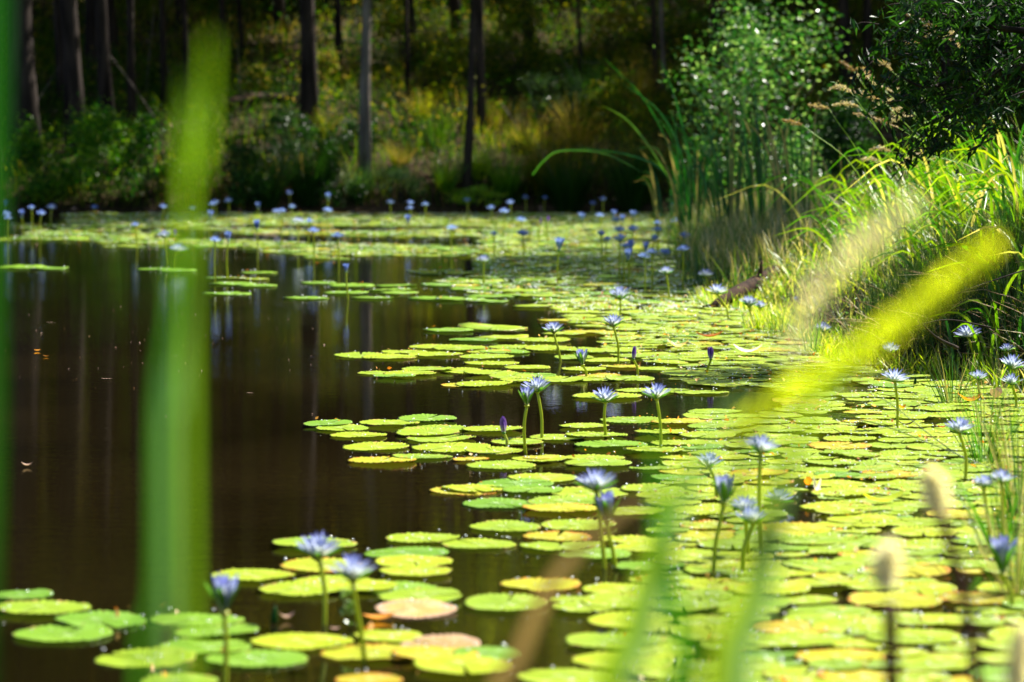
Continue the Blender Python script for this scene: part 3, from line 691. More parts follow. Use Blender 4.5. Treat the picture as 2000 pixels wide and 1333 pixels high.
# fallen scraps of leaf on pads and water
b = Buf(); pts = []
for (c, r, k, px, py) in allpads:
    if random.random() < .35:
        for _ in range(random.randint(1, 3)): pts.append((c.x + random.uniform(-r, r) * .8, c.y + random.uniform(-r, r) * .8, .035))
leaves(b, pts, rng.uniform(.008, .035, len(pts)), .6, rng.random(len(pts)), up=2)
tag(link('leaf_scraps', b.mesh('leaf_scraps', False, [M_deadpad])), 'scraps of orange and brown leaf fallen on the pads', 'leaf scraps', kind='stuff')
b = Buf(); pts = []
for _ in range(110):
    px, py = random.gauss(300, 230), random.gauss(690, 55)
    p = W(px, max(600, py)); pts.append((p.x, p.y, .004))
leaves(b, pts, rng.uniform(.006, .02, len(pts)), .7, rng.uniform(.6, 1, len(pts)), up=3)
tag(link('floating_specks', b.mesh('floating_specks', False, [M_litter])), 'pale specks drifting on the open dark water', 'floating specks', kind='stuff')
def scrap(px, py, L_, ang, mat, name, label, cat, hgt=.004, curl=.3, wid=.45, t=.6, nseg=6):
    b = Buf(); c = W(px, py); V = []; n = nseg
    for i in range(n + 1):
        s = i / n; w = wid * math.sin(math.pi * (s * .9 + .05)) ** .7 / 2
        for j in (-1, -.4, .4, 1):
            V.append((L_ * (s - .5), L_ * w * j, hgt + L_ * curl * ((s - .5) ** 2 * 2 + .35 * j * j * w * 2)))
    Fc = [[4 * i + j, 4 * i + j + 1, 4 * i + j + 5, 4 * i + j + 4] for i in range(n) for j in range(3)]
    b.add(V, Fc, t); o = link(name, b.mesh(name, True, [mat])); o.location = (c.x, c.y, .003); o.rotation_euler = (0, 0, R(ang)); tag(o, label, cat); return o
scrap(73, 687, .045, 20, M_deadpad, 'floating_leaf', 'small round orange leaf floating alone on dark water at left', 'leaf', t=.5, wid=.9)
scrap(90, 698, .04, 5, M_deadpad, 'floating_leaf', 'thin orange leaf just below the round one at left', 'leaf', t=.4, wid=.3)
scrap(100, 632, .07, 0, M_litter, 'floating_twig', 'short pale twig floating at far left above the orange leaf', 'twig', t=1, wid=.12, curl=.05)
scrap(208, 742, .07, 3, M_litter, 'floating_twig', 'pale straight twig floating in the left open water', 'twig', t=1, wid=.12, curl=.05)
scrap(341, 699, .06, 35, M_litter, 'floating_twig', 'forked grey twig floating on the water left of centre', 'twig', t=.9, wid=.12, curl=.5)
scrap(488, 770, .04, 0, M_litter, 'floating_twig', 'tiny pale twig floating below the trunk reflections', 'twig', t=1, wid=.2, curl=.05)
scrap(53, 913, .05, 10, M_litter, 'floating_leaf', 'small pale leaf floating low in the left open water', 'leaf', t=1, wid=.6, curl=.6)
scrap(560, 1213, .05, 15, M_litter, 'floating_leaf', 'curled pinkish leaf floating beside the submerged green shoot', 'leaf', t=1, wid=.6, curl=.8)
scrap(655, 1233, .03, 0, M_litter, 'floating_leaf', 'tiny tan leaf floating right of the straight lily stem', 'leaf', t=.9, wid=.8)
scrap(740, 1213, .1, 20, M_deadpad, 'dead_pad', 'small orange brown dead pad just behind the brown mottled pad', 'dead pad', t=.5, wid=.7)
scrap(1385, 668, .2, 8, M_deadpad, 'dead_pad', 'rust orange withered pad in the rear mat before the shore', 'dead pad', hgt=.03, t=.1, wid=.5, curl=.4)
scrap(1325, 688, .14, 0, M_deadpad, 'dead_pad', 'bleached cream withered pad left of the rust orange one', 'dead pad', hgt=.03, t=1, wid=.5, curl=.7)
scrap(1460, 698, .2, -20, M_fluff, 'dead_pad', 'white glaring folded pad on the mat below the log', 'dead pad', hgt=.03, t=1, wid=.4, curl=.5)
scrap(1895, 796, .13, 12, M_deadpad, 'dead_pad', 'large curled orange dead pad among sedges at the right', 'dead pad', hgt=.03, t=.4, wid=.6, curl=.6)
scrap(1945, 790, .09, 60, M_litter, 'dead_pad', 'crumpled white brown dead pad right of the orange curl', 'dead pad', hgt=.03, t=1, wid=.8, curl=1.2)
scrap(1762, 812, .05, 40, M_deadpad, 'fallen_leaf', 'small orange leaf on the pads beside the wide shore lily', 'leaf', hgt=.035, t=.5, wid=.6, curl=.8)
scrap(1578, 966, .045, 80, M_deadpad, 'fallen_leaf', 'small crumpled orange leaf right of the floating pale lily', 'leaf', hgt=.035, t=.45, wid=.8, curl=1.5)
scrap(1596, 975, .07, 110, M_fluff, 'fallen_leaf', 'bent whitish leaf standing right of the crumpled orange one', 'leaf', hgt=.03, t=.6, wid=.3, curl=1.6)
scrap(1770, 845, .09, 10, M_litter, 'fallen_leaf', 'dark red brown leaf lying right of the wide lily stem', 'leaf', hgt=.035, t=.1, wid=.4, curl=.5)
scrap(1840, 850, .05, 10, M_deadpad, 'fallen_leaf', 'small deep red leaf on bright pads left of the lone lily', 'leaf', hgt=.035, t=0, wid=.5, curl=.5)
scrap(1725, 1000, .2, 28, M_lawn, 'folded_pad', 'yellow folded young pad lying across others at right', 'folded pad', hgt=.04, t=.8, wid=.4, curl=.35)
# upright furled shoots
def shoot(px, py, h, w, label, t=.2):
    b = Buf(); c = W(px, py); tube(b, [(0, 0, -.05), (0, 0, h * .3), (.003, 0, h * .7), (.004, 0, h)], [w * .5, w * .6, w * .4, .0008], 7, t)
    o = link('furled_leaf', b.mesh('furled_leaf', True, [M_green])); o.location = c; tag(o, label, 'young leaf')
shoot(535, 1216, .055, .02, 'short dark green furled leaf poking from water at lower left')
shoot(1048, 757, .075, .02, 'dark green furled leaf just behind the central open lily', .1)
shoot(959, 568, .06, .018, 'dark green furled leaf right of the far lone lily', .1)
shoot(1787, 753, .055, .016, 'dark green furled leaf right of the stacked shore lilies')
# little whorled water plant by the leaning lily
r0 = empty('water_sprig', W(683, 1232)); tag(r0, 'sprig of tiny pale round leaves left of the leaning lily stem', 'water plant')
b = Buf(); tube(b, [(0, 0, -.03), (.004, 0, .05), (0, 0, .13)], .0015, 5, .4); link('stem', b.mesh('stem', True, [M_green]), r0)
b = Buf(); pts = [(random.uniform(-.025, .025), random.uniform(-.02, .02), .02 + .11 * random.random()) for _ in range(46)]
leaves(b, pts, .02, .8, rng.uniform(.5, 1, 46), up=1); tag(link('leaves', b.mesh('leaves', False, [M_bush]), r0), kind='stuff')

# ------------------------------------------------------------------ trees
def trunk_mesh(h, r0, r1, lean=(0, 0), n=9, limbs=5, name='trunk', z0=.45):
    b = Buf(); pts = []
    for i in range(9):
        s = i / 8; pts.append(Vector((lean[0] * s + .12 * math.sin(s * 5 + h), lean[1] * s + .1 * math.sin(s * 4 + r0 * 50), h * s - .3)))
    rr = [r0 * (1.35 if i == 0 else 1) * (1 - i / 8) + r1 * i / 8 for i in range(9)]
    tube(b, pts, rr, n, .5)
    for j in range(limbs):
        s = random.uniform(z0, .95); p = Vector((lean[0] * s, lean[1] * s, h * s - .3)); a = random.uniform(0, 6.28); l = random.uniform(.12, .22) * h
        tube(b, spline([p, p + Vector((math.cos(a) * l * .5, math.sin(a) * l * .5, l * .35)), p + Vector((math.cos(a) * l, math.sin(a) * l, l * .9))], 5), [r1 * 1.3 * (1 - q / 6) + .01 for q in range(6)], 5, .5)
    return b.mesh(name)
def crown_mesh(h, rad, z0, n, L=(.14, .32), clusters=26):
    b = Buf(); cc = []
    for _ in range(clusters):
        z = random.uniform(z0, h * 1.02); q = rad * (1 - .45 * abs((z - z0) / (h - z0) - .4)) * math.sqrt(random.random()); a = random.uniform(0, 6.28)
        cc.append((q * math.cos(a), q * math.sin(a), z))
    cc = np.array(cc); idx = rng.integers(0, clusters, n)
    p = cc[idx] + rng.normal(0, 1, (n, 3)) * np.array([.62, .62, .42]) * rad * .27
    t = np.clip(rng.random(n) * .55 + (idx / clusters) * .45, 0, 1)
    leaves(b, p, rng.uniform(*L, n), .5, t, droop=.3)
    return b.mesh('crown', False)
CROWNS = [crown_mesh(15, 3.2, 5.6, 7500), crown_mesh(15, 2.8, 9.0, 6000), crown_mesh(15, 3.5, 6.4, 8500), crown_mesh(15, 2.7, 4.8, 6000)]
TRUNKS = {}
def tree(base, h, r0, lean, label, crown=True, bark=None, cs=1.0, group='trees on the far bank', trunk=None):
    root = empty('gum_tree', base); tag(root, label, 'tree', group)
    if trunk is None: trunk = trunk_mesh(h, r0, r0 * .35, lean)
    link('trunk', trunk, root, bark or M_bark)
    if crown:
        o = link('crown', random.choice(CROWNS), root, M_canopy); tag(o, kind='stuff'); o.scale = (cs, cs, h / 15); o.location = (lean[0] * .8, lean[1] * .8, 0); o.rotation_euler = (0, 0, random.uniform(0, 6.28))
    return root
# trunks one can see: base px, top px at y=0, width px, bark, label
TR = [(596, 262, 584, 36, M_bark, 'thick black trunk left of centre at the top edge'),
      (716, 362, 737, 23, M_barkg, 'tall grey trunk with a black upper part standing by the water'),
      (896, 372, 931, 17, M_bark, 'slim dark trunk leaning right, front one of the central pair'),
      (938, 262, 948, 17, M_bark, 'slim dark upright trunk right behind the leaning one'),
      (334, 215, 330, 13, M_bark, 'thin black trunk left of the blurred central blade'),
      (432, 170, 440, 13, M_bark, 'thin dark trunk behind the top of the blurred blade'),
      (362, 235, 366, 12, M_bark, 'thin black trunk just left of the blurred blade top'),
      (806, 200, 805, 9, M_bark, 'very thin dark sapling between the grey trunk and the pair'),
      (1128, 170, 1113, 8, M_bark, 'very thin pole like trunk right of the central pair'),
      (1272, 196, 1270, 12, M_bark, 'dark straight trunk above the cattails'),
      (1296, 205, 1294, 9, M_barkg, 'thin brown trunk touching the dark straight one'),
      (60, 330, 45, 62, M_bark, 'massive black trunk at the left edge'),
      (136, 300, 128, 40, M_bark, 'broad black trunk second from the left edge'),
      (214, 290, 205, 30, M_bark, 'black trunk third from the left edge'),
      (272, 260, 268, 16, M_bark, 'black trunk fourth from the left edge'),
      (1652, 190, 1648, 24, M_bark, 'dark trunk behind the feathery reeds'),
      (1700, 180, 1702, 18, M_bark, 'dark trunk right behind the feathery reeds near the overhanging tree'),
      (1560, 120, 1556, 12, M_bark, 'dark trunk behind the top of the pale leaved bush'),
      (470, 130, 466, 9, M_bark, 'thin dark sapling left of the thick black trunk'),
      (660, 150, 668, 14, M_bark, 'dim trunk between the thick black and the grey trunk'),
      (1040, 130, 1046, 7, M_bark, 'thin dim sapling between the central pair and the pole trunk'),
      (1400, 120, 1404, 10, M_bark, 'thin dim trunk behind the pale leaved bush')]
SHAFT = [(hit(a_, b_, 50), r_) for a_, b_, r_ in [(790, 90, 1.9), (860, 40, 1.9), (1010, 190, 1.9), (1090, 240, 2.2), (930, 310, 2.6), (480, 190, 1.9), (140, 330, 3.0), (50, 320, 2.8), (1040, 60, 1.9), (570, 60, 1.9), (260, 300, 3.0)]]
def blocked(x, y):
    for p, rad in SHAFT:
        for z in (8, 11, 14):
            q = p + SDIR * ((z) / SDIR.z)
            if (q.x - x) ** 2 + (q.y - y) ** 2 < rad * rad: return True
    return False
trees_xy = []
for bx, by, tx, w, bark, label in TR:
    base = hit(bx, by, 50); top = P(tx, 0, base.y + .2)
    r0 = w * base.y / F / 2 * .95; dz = max(.8, top.z - base.z); h = random.uniform(13, 17)
    slope = (top.x - base.x) / dz; slope = max(-.12, min(.12, slope))
    tree(base, h, r0, (slope * h * .6, random.uniform(-.3, .8)), label, crown=not blocked(base.x, base.y), bark=bark, cs=1.0)
    trees_xy.append((base.x, base.y))
# the wood behind and above: rows further up the slope
pool = [trunk_mesh(15, random.uniform(.08, .16), .05, (random.uniform(-.8, .8), random.uniform(-.5, .5))) for _ in range(6)]
k = 0
def free(x, y, d): return all((x - a) ** 2 + (y - b_) ** 2 > d * d for a, b_ in trees_xy)
tries = 0
spots = []
while len(spots) < 240 and tries < 14000:
    tries += 1
    y = 58 + 92 * random.random() ** 2.1; x = random.uniform(-.17 * y - 3, .17 * y + 16)
    if blocked(x, y) or (y > 73 and random.random() < (.75 if x > -.085 * y else 0)): continue
    if free(x, y, 2.1): trees_xy.append((x, y)); spots.append((x, y))
spots.sort(key=lambda s: (int((s[1] - 58) / 12), s[0]))
rowi = {}
for x, y in spots:
    rw = int((y - 58) / 12); rowi.setdefault(rw, []).append((x, y))
RW = ['front row', 'second row', 'third row', 'fourth row', 'fifth row', 'sixth row', 'seventh row', 'last row']
for rw, lst in rowi.items():
    for i, (x, y) in enumerate(lst):
        tree(Vector((x, y, tz(x, y))), random.uniform(12.5, 17), .1, (0, 0), f'slender dark gum, {ordinal(i)} from the left in the {RW[rw]} of the wooded slope', cs=random.uniform(.95, 1.35), trunk=random.choice(pool), group='trees of the wood up the slope')
# tall trees on the right bank, outside the frame, whose shade falls on the rear pads
for i, (x, y, h, s) in enumerate([(11, 36.8, 12.5, 1.1), (8.6, 39.5, 12.5, 1.1), (13.5, 40, 14, 1.1), (15.5, 44, 14, 1.1), (15, 52, 15, 1.2)]):
    tree(Vector((x, y, tz(x, y))), h, .18, (0, 0), f'tall gum on the right bank outside the view, {ordinal(i)} one counted from the front', cs=s, group='trees on the right bank')

# fallen log high on the far bank
b = Buf(); p0, p1 = hit(430, 222, 50), hit(560, 210, 50); p1.y = p0.y + .6; p1.z = tz(p1.x, p1.y) + .2; p0.z += .15
tube(b, spline([p0, (p0 + p1) / 2 + Vector((0, 0, .05)), p1], 6), [.11, .11, .1, .1, .09, .08, .07], 8, .5)
tag(link('fallen_log', b.mesh('fallen_log', True, [M_log])), 'dark fallen log lying level on the far slope left of the thick trunk', 'log')

# ------------------------------------------------------------------ undergrowth on the far bank
def shrub(px, py, w, h, n, mat, label, L=(.05, .11), tb=(.2, 1), y0=50, base=None, clusters=16, cat='shrub', stems=6, name='shrub'):
    base = base or hit(px, py, y0); s = base.y / F; W_, H_ = w * s, h * s
    root = empty(name, base); tag(root, label, cat, 'shrubs and bushes on the banks')
    b = Buf(); tips = []
    for i in range(stems):
        a = 2 * math.pi * i / stems + random.random(); q = W_ * .38 * random.random() ** .5
        tip = Vector((q * math.cos(a), q * math.sin(a), H_ * random.uniform(.6, .95))); tips.append(tip)
        tube(b, spline([(0, 0, -.1), tip * .5 + Vector((0, 0, H_ * .08)), tip], 5), [.012, .011, .01, .008, .006, .004], 5, .5)
    link('stems', b.mesh('stems', True), root, M_bark)
    cc = []
    for _ in range(clusters):
        a = random.uniform(0, 6.28); z = H_ * random.uniform(.12, .98); q = W_ * .5 * math.sqrt(random.random()) * (1 - .5 * (z / H_) ** 2)
        cc.append((q * math.cos(a), q * math.sin(a), z))
    cc = np.array(cc); idx = rng.integers(0, clusters, n); p = cc[idx] + rng.normal(0, 1, (n, 3)) * np.array([W_, W_, H_]) * .09
    p[:, 2] = np.maximum(p[:, 2], .02)
    b = Buf(); leaves(b, p, rng.uniform(*L, n), .45, np.clip(rng.uniform(*tb, n), 0, 1)); tag(link('foliage', b.mesh('foliage', False), root, mat), kind='stuff')
    return root
def tussock(px, py, h, w, n, mat, label, t=(.1, .6), bw=.012, y0=50, base=None, curl=.9, name='grass_tussock', cat='grass tussock', tg=.1):
    base = base or hit(px, py, y0); s = base.y / F; H_ = h * s; W_ = w * s
    root = empty(name, base); tag(root, label, cat, 'tussocks on the banks')
    a = rng.uniform(0, 6.28, n); q = W_ * .16 * np.sqrt(rng.random(n))
    bs = np.stack([q * np.cos(a), q * np.sin(a), np.full(n, -.05)], 1); b = Buf()
    blades(b, bs, H_ * rng.uniform(.6, 1.25, n), bw, a, rng.uniform(.02, .5, n), rng.uniform(.2, curl, n), rng.uniform(*t, n), 5, tgrad=tg)
    tag(link('blades', b.mesh('blades', True), root, mat), kind='stuff'); return root
shrub(75, 395, 130, 150, 2600, M_green, 'bright green leafy bush at the far left waterline')
shrub(190, 398, 150, 190, 3600, M_green, 'tall bright green bush with upright shoots at far left', clusters=22)
shrub(290, 398, 120, 160, 2400, M_green, 'mid green bush left of the blurred central blade', tb=(.1, .8))
shrub(385, 398, 110, 150, 2000, M_green, 'green bush behind the blurred central blade', tb=(.1, .9))
shrub(470, 400, 120, 110, 1800, M_dark, 'low dark green bush right of the blurred central blade', tb=(.2, 1))
shrub(655, 405, 110, 140, 2200, M_dark, 'dark bush left of the grey trunk at the water')
shrub(785, 395, 110, 60, 1400, M_bush, 'low bush with glinting leaves at the foot of the grey trunk', L=(.03, .07))
shrub(500, 190, 80, 60, 700, M_under, 'small dry bush in a sun patch left of the thick trunk')
shrub(620, 200, 90, 110, 1200, M_under, 'olive bush right of the thick black trunk')
shrub(790, 130, 130, 130, 2000, M_under, 'yellow green bush high between grey trunk and central pair', tb=(.3, .8))
shrub(870, 190, 120, 120, 1800, M_under, 'yellowish bush just left of the central pair', tb=(.3, .8))
shrub(1010, 160, 170, 150, 2600, M_under, 'broad yellow green bush right of the central pair', tb=(.2, .8))
shrub(1080, 235, 140, 90, 1800, M_bush, 'small leaved bush with pale glints above the reeds', L=(.04, .09))
shrub(1190, 130, 140, 120, 1800, M_under, 'dry golden bush high right of centre', tb=(.4, .95))
shrub(1200, 290, 150, 130, 2200, M_under, 'olive bush behind the cattail tips', tb=(.2, .8))
shrub(1340, 250, 120, 110, 1800, M_under, 'yellow lit bush behind the cattails', tb=(.3, .75))
shrub(1480, 330, 330, 400, 6200, M_sap, 'large bush of small pale glinting leaves behind the cattails', L=(.04, .09), tb=(.1, 1), base=Vector((3.3, 41, tz(3.3, 41))), clusters=30, stems=12)
shrub(1590, 300, 150, 210, 2600, M_dark, 'dark bush between the pale bush and feathery reeds', base=Vector((4.2, 38, tz(4.2, 38))))
shrub(1360, 300, 110, 150, 1800, M_sap, 'small bright leafy bush left of the large pale glinting one', base=Vector((2.7, 44, tz(2.7, 44))), tb=(.2, .8))
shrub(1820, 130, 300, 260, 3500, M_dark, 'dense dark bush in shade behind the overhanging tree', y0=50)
shrub(925, 412, 130, 40, 900, M_lawn, 'low bright yellow green clump at the far waterline', L=(.05, .1), tb=(.1, .6), y0=50)
shrub(700, 290, 80, 60, 700, M_dark, 'small dark bush behind the grey trunk foot')
shrub(40, 230, 120, 90, 900, M_dark, 'dark bush behind the far left trunks')
shrub(560, 320, 120, 100, 1300, M_dark, 'dark low bush behind the big dark tussock')
shrub(430, 180, 80, 60, 700, M_under, 'yellowish bush behind the blurred blade top', tb=(.4, .9))
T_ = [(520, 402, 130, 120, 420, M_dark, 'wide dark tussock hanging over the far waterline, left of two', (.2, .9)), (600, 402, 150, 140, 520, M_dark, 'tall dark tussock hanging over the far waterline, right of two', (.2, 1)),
      (935, 352, 75, 60, 240, M_lawn, 'bright yellow lit tussock beside the leaning trunk', (.2, .7)), (870, 375, 80, 80, 260, M_grass, 'pale green tussock left of the leaning trunk foot', (.1, .7)),
      (990, 385, 90, 90, 300, M_grass, 'green tussock right of the leaning trunk foot', (0, .6)), (850, 290, 80, 90, 260, M_under, 'green tussock above the pale one by the trunks', (.1, .5)),
      (1060, 380, 130, 110, 420, M_under, 'straw and green tussock at the centre of the far bank', (.2, 1)), (1130, 300, 110, 100, 360, M_under, 'straw coloured tussock behind the cattail arcs', (.5, 1)),
      (1110, 405, 120, 190, 520, M_dark, 'dense dark green tussock at the far waterline right of centre', (.3, 1)), (1235, 408, 160, 150, 560, M_dark, 'dark green tussock at the far waterline by the cattails', (.3, 1)),
      (1150, 215, 100, 80, 260, M_grass, 'vivid green tussock high in a sun patch', (.0, .4)), (1240, 220, 110, 80, 280, M_under, 'golden brown tussock behind the arcing blades', (.6, 1)),
      (700, 395, 80, 90, 260, M_bush, 'grey green tussock at the grey trunk base', (.1, .8)), (780, 330, 60, 80, 200, M_under, 'brownish tussock on bare litter right of the grey trunk', (.3, 1)),
      (640, 270, 60, 70, 200, M_under, 'olive tussock behind the dark overhanging ones', (.2, .8)), (1030, 300, 70, 80, 240, M_under, 'mixed tussock left of the straw one', (.2, .9)), (960, 250, 60, 80, 200, M_under, 'small olive tussock behind the upright trunk', (.3, .9)),
      (230, 330, 70, 60, 200, M_green, 'green tussock between the left trunks', (.2, .9)), (820, 240, 70, 80, 220, M_under, 'yellowish tussock below the high bush', (.4, .9))]
for px, py, h, w, n, mat, lab, t in T_: tussock(px, py, h, w, n, mat, lab, t)

# mixed ground cover and litter of the slope
n = 60000; x = rng.uniform(-16, 16, n); y = far_y(x) + .1 + 26 * rng.random(n) ** 1.4; z = terrain(x, y)
keep = hnoise(x, y, .9, 2) + rng.normal(0, .35, n) > -.35; b = Buf()
bs = np.stack([x, y, z - .03], 1)[keep]; n2 = len(bs)
dens = hnoise(bs[:, 0], bs[:, 1], .35, 7)
blades(b, bs, rng.uniform(.15, .65, n2), rng.uniform(.012, .032, n2), rng.uniform(0, 6.28, n2), rng.uniform(0, .5, n2), rng.uniform(.2, 1.2, n2), np.clip(.38 + .42 * dens + rng.normal(0, .18, n2), 0, 1), 4, tgrad=.1)
tag(link('far_bank_grass', b.mesh('far_bank_grass', True, [M_under])), 'mixed green and dry grass over the far slope', 'grass', kind='stuff')
n = 12000; x = rng.uniform(-16, 16, n); y = far_y(x) + 24 * rng.random(n) ** 1.2; z = terrain(x, y) + .02; b = Buf()
leaves(b, np.stack([x, y, z], 1), rng.uniform(.05, .12, n), .45, np.clip(rng.random(n) ** 1.3, 0, 1), up=1.5)
tag(link('leaf_litter', b.mesh('leaf_litter', False, [M_litter])), 'brown and pinkish fallen leaves covering the far slope', 'leaf litter', kind='stuff')
n = 16000; x = rng.uniform(-15, 15, n); y = far_y(x) + .3 + 24 * rng.random(n); cl = hnoise(x, y, 1.1, 5)
kp = cl + rng.normal(0, .25, n) > .15; x, y = x[kp], y[kp]; n = len(x); z = terrain(x, y) + rng.random(n) ** 1.5 * .7; b = Buf()
leaves(b, np.stack([x, y, z], 1), rng.uniform(.05, .11, n), .5, np.clip(.4 + .35 * hnoise(x, y, .5, 9) + rng.normal(0, .15, n), 0, 1))
tag(link('undergrowth', b.mesh('undergrowth', False, [M_under])), 'loose leafy undergrowth between the trunks', 'undergrowth', kind='stuff')
n = 170000; y = 56 + 125 * rng.random(n); x = rng.uniform(-.2, .2, n) * y; cl = hnoise(x, y, .6, 3) + rng.normal(0, .3, n)
kp = cl > .0; x, y = x[kp], y[kp]; n = len(x); z = terrain(x, y) + rng.random(n) ** 1.3 * (1.2 + .9 * hnoise(x, y, .33, 8)) * (.5 + (y - 56) / 60); b = Buf()
leaves(b, np.stack([x, y, z], 1), rng.uniform(.09, .2, n) * (.7 + (y - 58) / 60), .45, np.clip(.46 + .45 * hnoise(x, y, .31, 9) + rng.normal(0, .15, n), 0, 1))
tag(link('understorey', b.mesh('understorey', False, [M_under])), 'tangled yellow green understorey covering the wooded slope', 'undergrowth', kind='stuff')
n = 70000; x = rng.uniform(-15, 15, n); y = far_y(x) + .6 + 24 * rng.random(n) ** .9; cl = hnoise(x, y, .8, 13) + .6 * hnoise(x, y, 2.1, 3.7) + rng.normal(0, .2, n)
kp = cl > -.1; x, y, cl = x[kp], y[kp], cl[kp]; n = len(x); z = terrain(x, y) + rng.random(n) ** 1.4 * np.clip(.25 + .75 * cl, .15, 1.5); b = Buf()
leaves(b, np.stack([x, y, z], 1), rng.uniform(.05, .14, n), .45, np.clip(.32 + .5 * hnoise(x, y, .47, 19) + rng.normal(0, .13, n), 0, 1))
tag(link('thicket', b.mesh('thicket', False, [M_under])), 'low dense thicket of dark and yellow green leaves on the far bank', 'thicket', kind='stuff')
# sticks and leaning dead stalks in the wood
b = Buf()
for _ in range(90):
    y = 54 + 20 * random.random(); x = random.uniform(-.17, .17) * y; z = tz(x, y); a = random.uniform(0, 6.28); l = random.uniform(.6, 2.2); e = random.choice([.05, .1, .9, 1.3])
    d = Vector((math.cos(a) * math.cos(e), math.sin(a) * math.cos(e), math.sin(e))); p = Vector((x, y, z + .02)); tube(b, [p, p + d * l * .5 + Vector((0, 0, .03)), p + d * l], [.012, .01, .005], 4, .5)
tag(link('fallen_sticks', b.mesh('fallen_sticks', True, [M_barkg])), 'thin grey sticks lying and leaning across the far slope', 'sticks', kind='stuff')

# ------------------------------------------------------------------ right bank grasses
def bankpts(n, y0, y1, d0, d1, pw=1.0):
    y = rng.uniform(y0, y1, n); d = d0 + (d1 - d0) * rng.random(n) ** pw; x = shore_x(y) + d; z = np.maximum(terrain(x, y), 0)
    return np.stack([x, y, z - .02], 1)
def field(name, label, mat, n, y0, y1, d0, d1, h, w, lean, curl, t, pw=1.0, patch=None, tg=.15, az=None, segs=4):
    bs = bankpts(n, y0, y1, d0, d1, pw)
    if patch: 
        k = hnoise(bs[:, 0], bs[:, 1], patch[0], patch[1]) + rng.normal(0, .3, n) > patch[2]; bs = bs[k]
    n = len(bs); b = Buf(); a = rng.uniform(0, 6.28, n) if az is None else rng.normal(az, .8, n)
    dn = .15 * hnoise(bs[:, 0], bs[:, 1], 1.3, 3)
    blades(b, bs, rng.uniform(*h, n), rng.uniform(*w, n), a, rng.uniform(*lean, n), rng.uniform(*curl, n), np.clip(rng.uniform(*t, n) + dn, 0, 1), segs, tgrad=tg)
    tag(link(name, b.mesh(name, True, [mat])), label, 'grass', kind='stuff')
field('sunny_grass', 'bright yellow green grass covering the right bank', M_lawn, 12000, 17.5, 27.5, .35, 4.5, (.14, .45), (.008, .026), (.1, 1.4), (.2, 1.5), (.1, .95), tg=.1)
field('long_grass', 'long arching green grass on the upper right bank', M_grass, 3800, 19, 27.5, .9, 5, (.4, .85), (.010, .026), (.1, .7), (.3, 1.5), (.1, .85), tg=.1, az=math.pi * .8)
field('shore_weeds', 'pale speckled weeds and grass along the sunny shoreline', M_lawn, 9000, 18.5, 28, -.35, .6, (.05, .22), (.006, .016), (0, 1.1), (0, 1.2), (.2, 1.0), tg=.15)
field('dry_grass', 'dry straw coloured grass heads mixed into the bank grass', M_straw, 4200, 18, 33, .1, 4, (.12, .42), (.004, .010), (.0, .8), (.1, .9), (.3, 1), tg=.1)
field('rush_bed', 'pale tipped rushes along the shore behind the log', M_rush, 9000, 26.5, 41, -.15, 2.6, (.25, .55), (.008, .018), (.0, .45), (.05, .5), (.15, .6), tg=.42, pw=.9)
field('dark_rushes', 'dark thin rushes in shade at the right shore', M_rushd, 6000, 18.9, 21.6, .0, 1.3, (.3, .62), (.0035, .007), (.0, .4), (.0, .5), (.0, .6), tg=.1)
field('near_sedge', 'fine green and straw sedge at the near right shore', M_rush, 900, 8.0, 16, -.15, .8, (.22, .62), (.0025, .006), (.05, .55), (.05, .7), (.15, .95), tg=.05, az=math.pi * .75)
field('near_sedge_green', 'fresh green sedge blades among the near right stalks', M_grass, 500, 8.0, 17, -.2, .7, (.25, .6), (.003, .007), (.05, .5), (.05, .5), (.0, .5), tg=.1, az=math.pi * .7)
for i, (px, py, Y, n, hh, lab) in enumerate([
    (1990, 330, 20.5, 16, .75, 'broad bladed bright grass clump at the right edge, upper one'), (1930, 400, 21, 15, .7, 'broad bladed grass clump below the overhanging tree'), (1985, 450, 19.5, 14, .6, 'broad bladed grass clump at the right edge, lower one'),
    (1870, 420, 23, 16, .85, 'tall arching broad grass left under the overhanging tree'), (1800, 440, 24, 16, .8, 'broad grass clump arching left over the sunny slope'), (1740, 400, 26.5, 15, .9, 'dark tall broad grass behind the sunny slope'),
    (1690, 470, 25, 13, .6, 'short broad grass clump on the left end of the sunny slope'), (1850, 520, 21, 12, .5, 'low broad grass clump in the middle of the sunny slope'), (1950, 550, 19.2, 12, .45, 'low broad grass clump above the dark rushes'), (1640, 420, 28, 14, .8, 'dim broad grass clump among the rushes'), (2010, 260, 21.5, 18, .9, 'tall bright grass clump at the right edge under the tree, highest one'), (1950, 330, 22.5, 18, .95, 'tall bright grass clump hiding the foot of the overhanging tree'), (1900, 350, 24, 16, .95, 'tall yellow green grass clump left of the highest one')]):
    g = P(px, py, Y); g.z = tz(g.x, g.y) - .02; root = empty('broad_grass', g); tag(root, lab, 'grass clump', 'broad grass clumps on the right bank')
    for k_ in range(n):
        b = Buf(); a_ = random.gauss(math.pi * .95, 1.1); l_ = random.uniform(.25, .85) * hh; h_ = hh * random.uniform(.5, 1.05); d_ = Vector((math.cos(a_), math.sin(a_) * .7, 0)); o_ = Vector((random.gauss(0, .1), random.gauss(0, .1), 0))
        ribbon(b, [o_, o_ + d_ * l_ * .2 + Vector((0, 0, h_ * .55)), o_ + d_ * l_ * .65 + Vector((0, 0, h_ * .95)), o_ + d_ * l_ * 1.3 + Vector((0, 0, h_ * random.uniform(.45, .95)))], lambda s: .022 * (1 - s ** 2.5 * .93), random.choice([.1, .3, .4, .5, .6, .9]), n=9)
        link('leaf', b.mesh('leaf', True), root, M_grass if k_ % 3 else M_lawn)
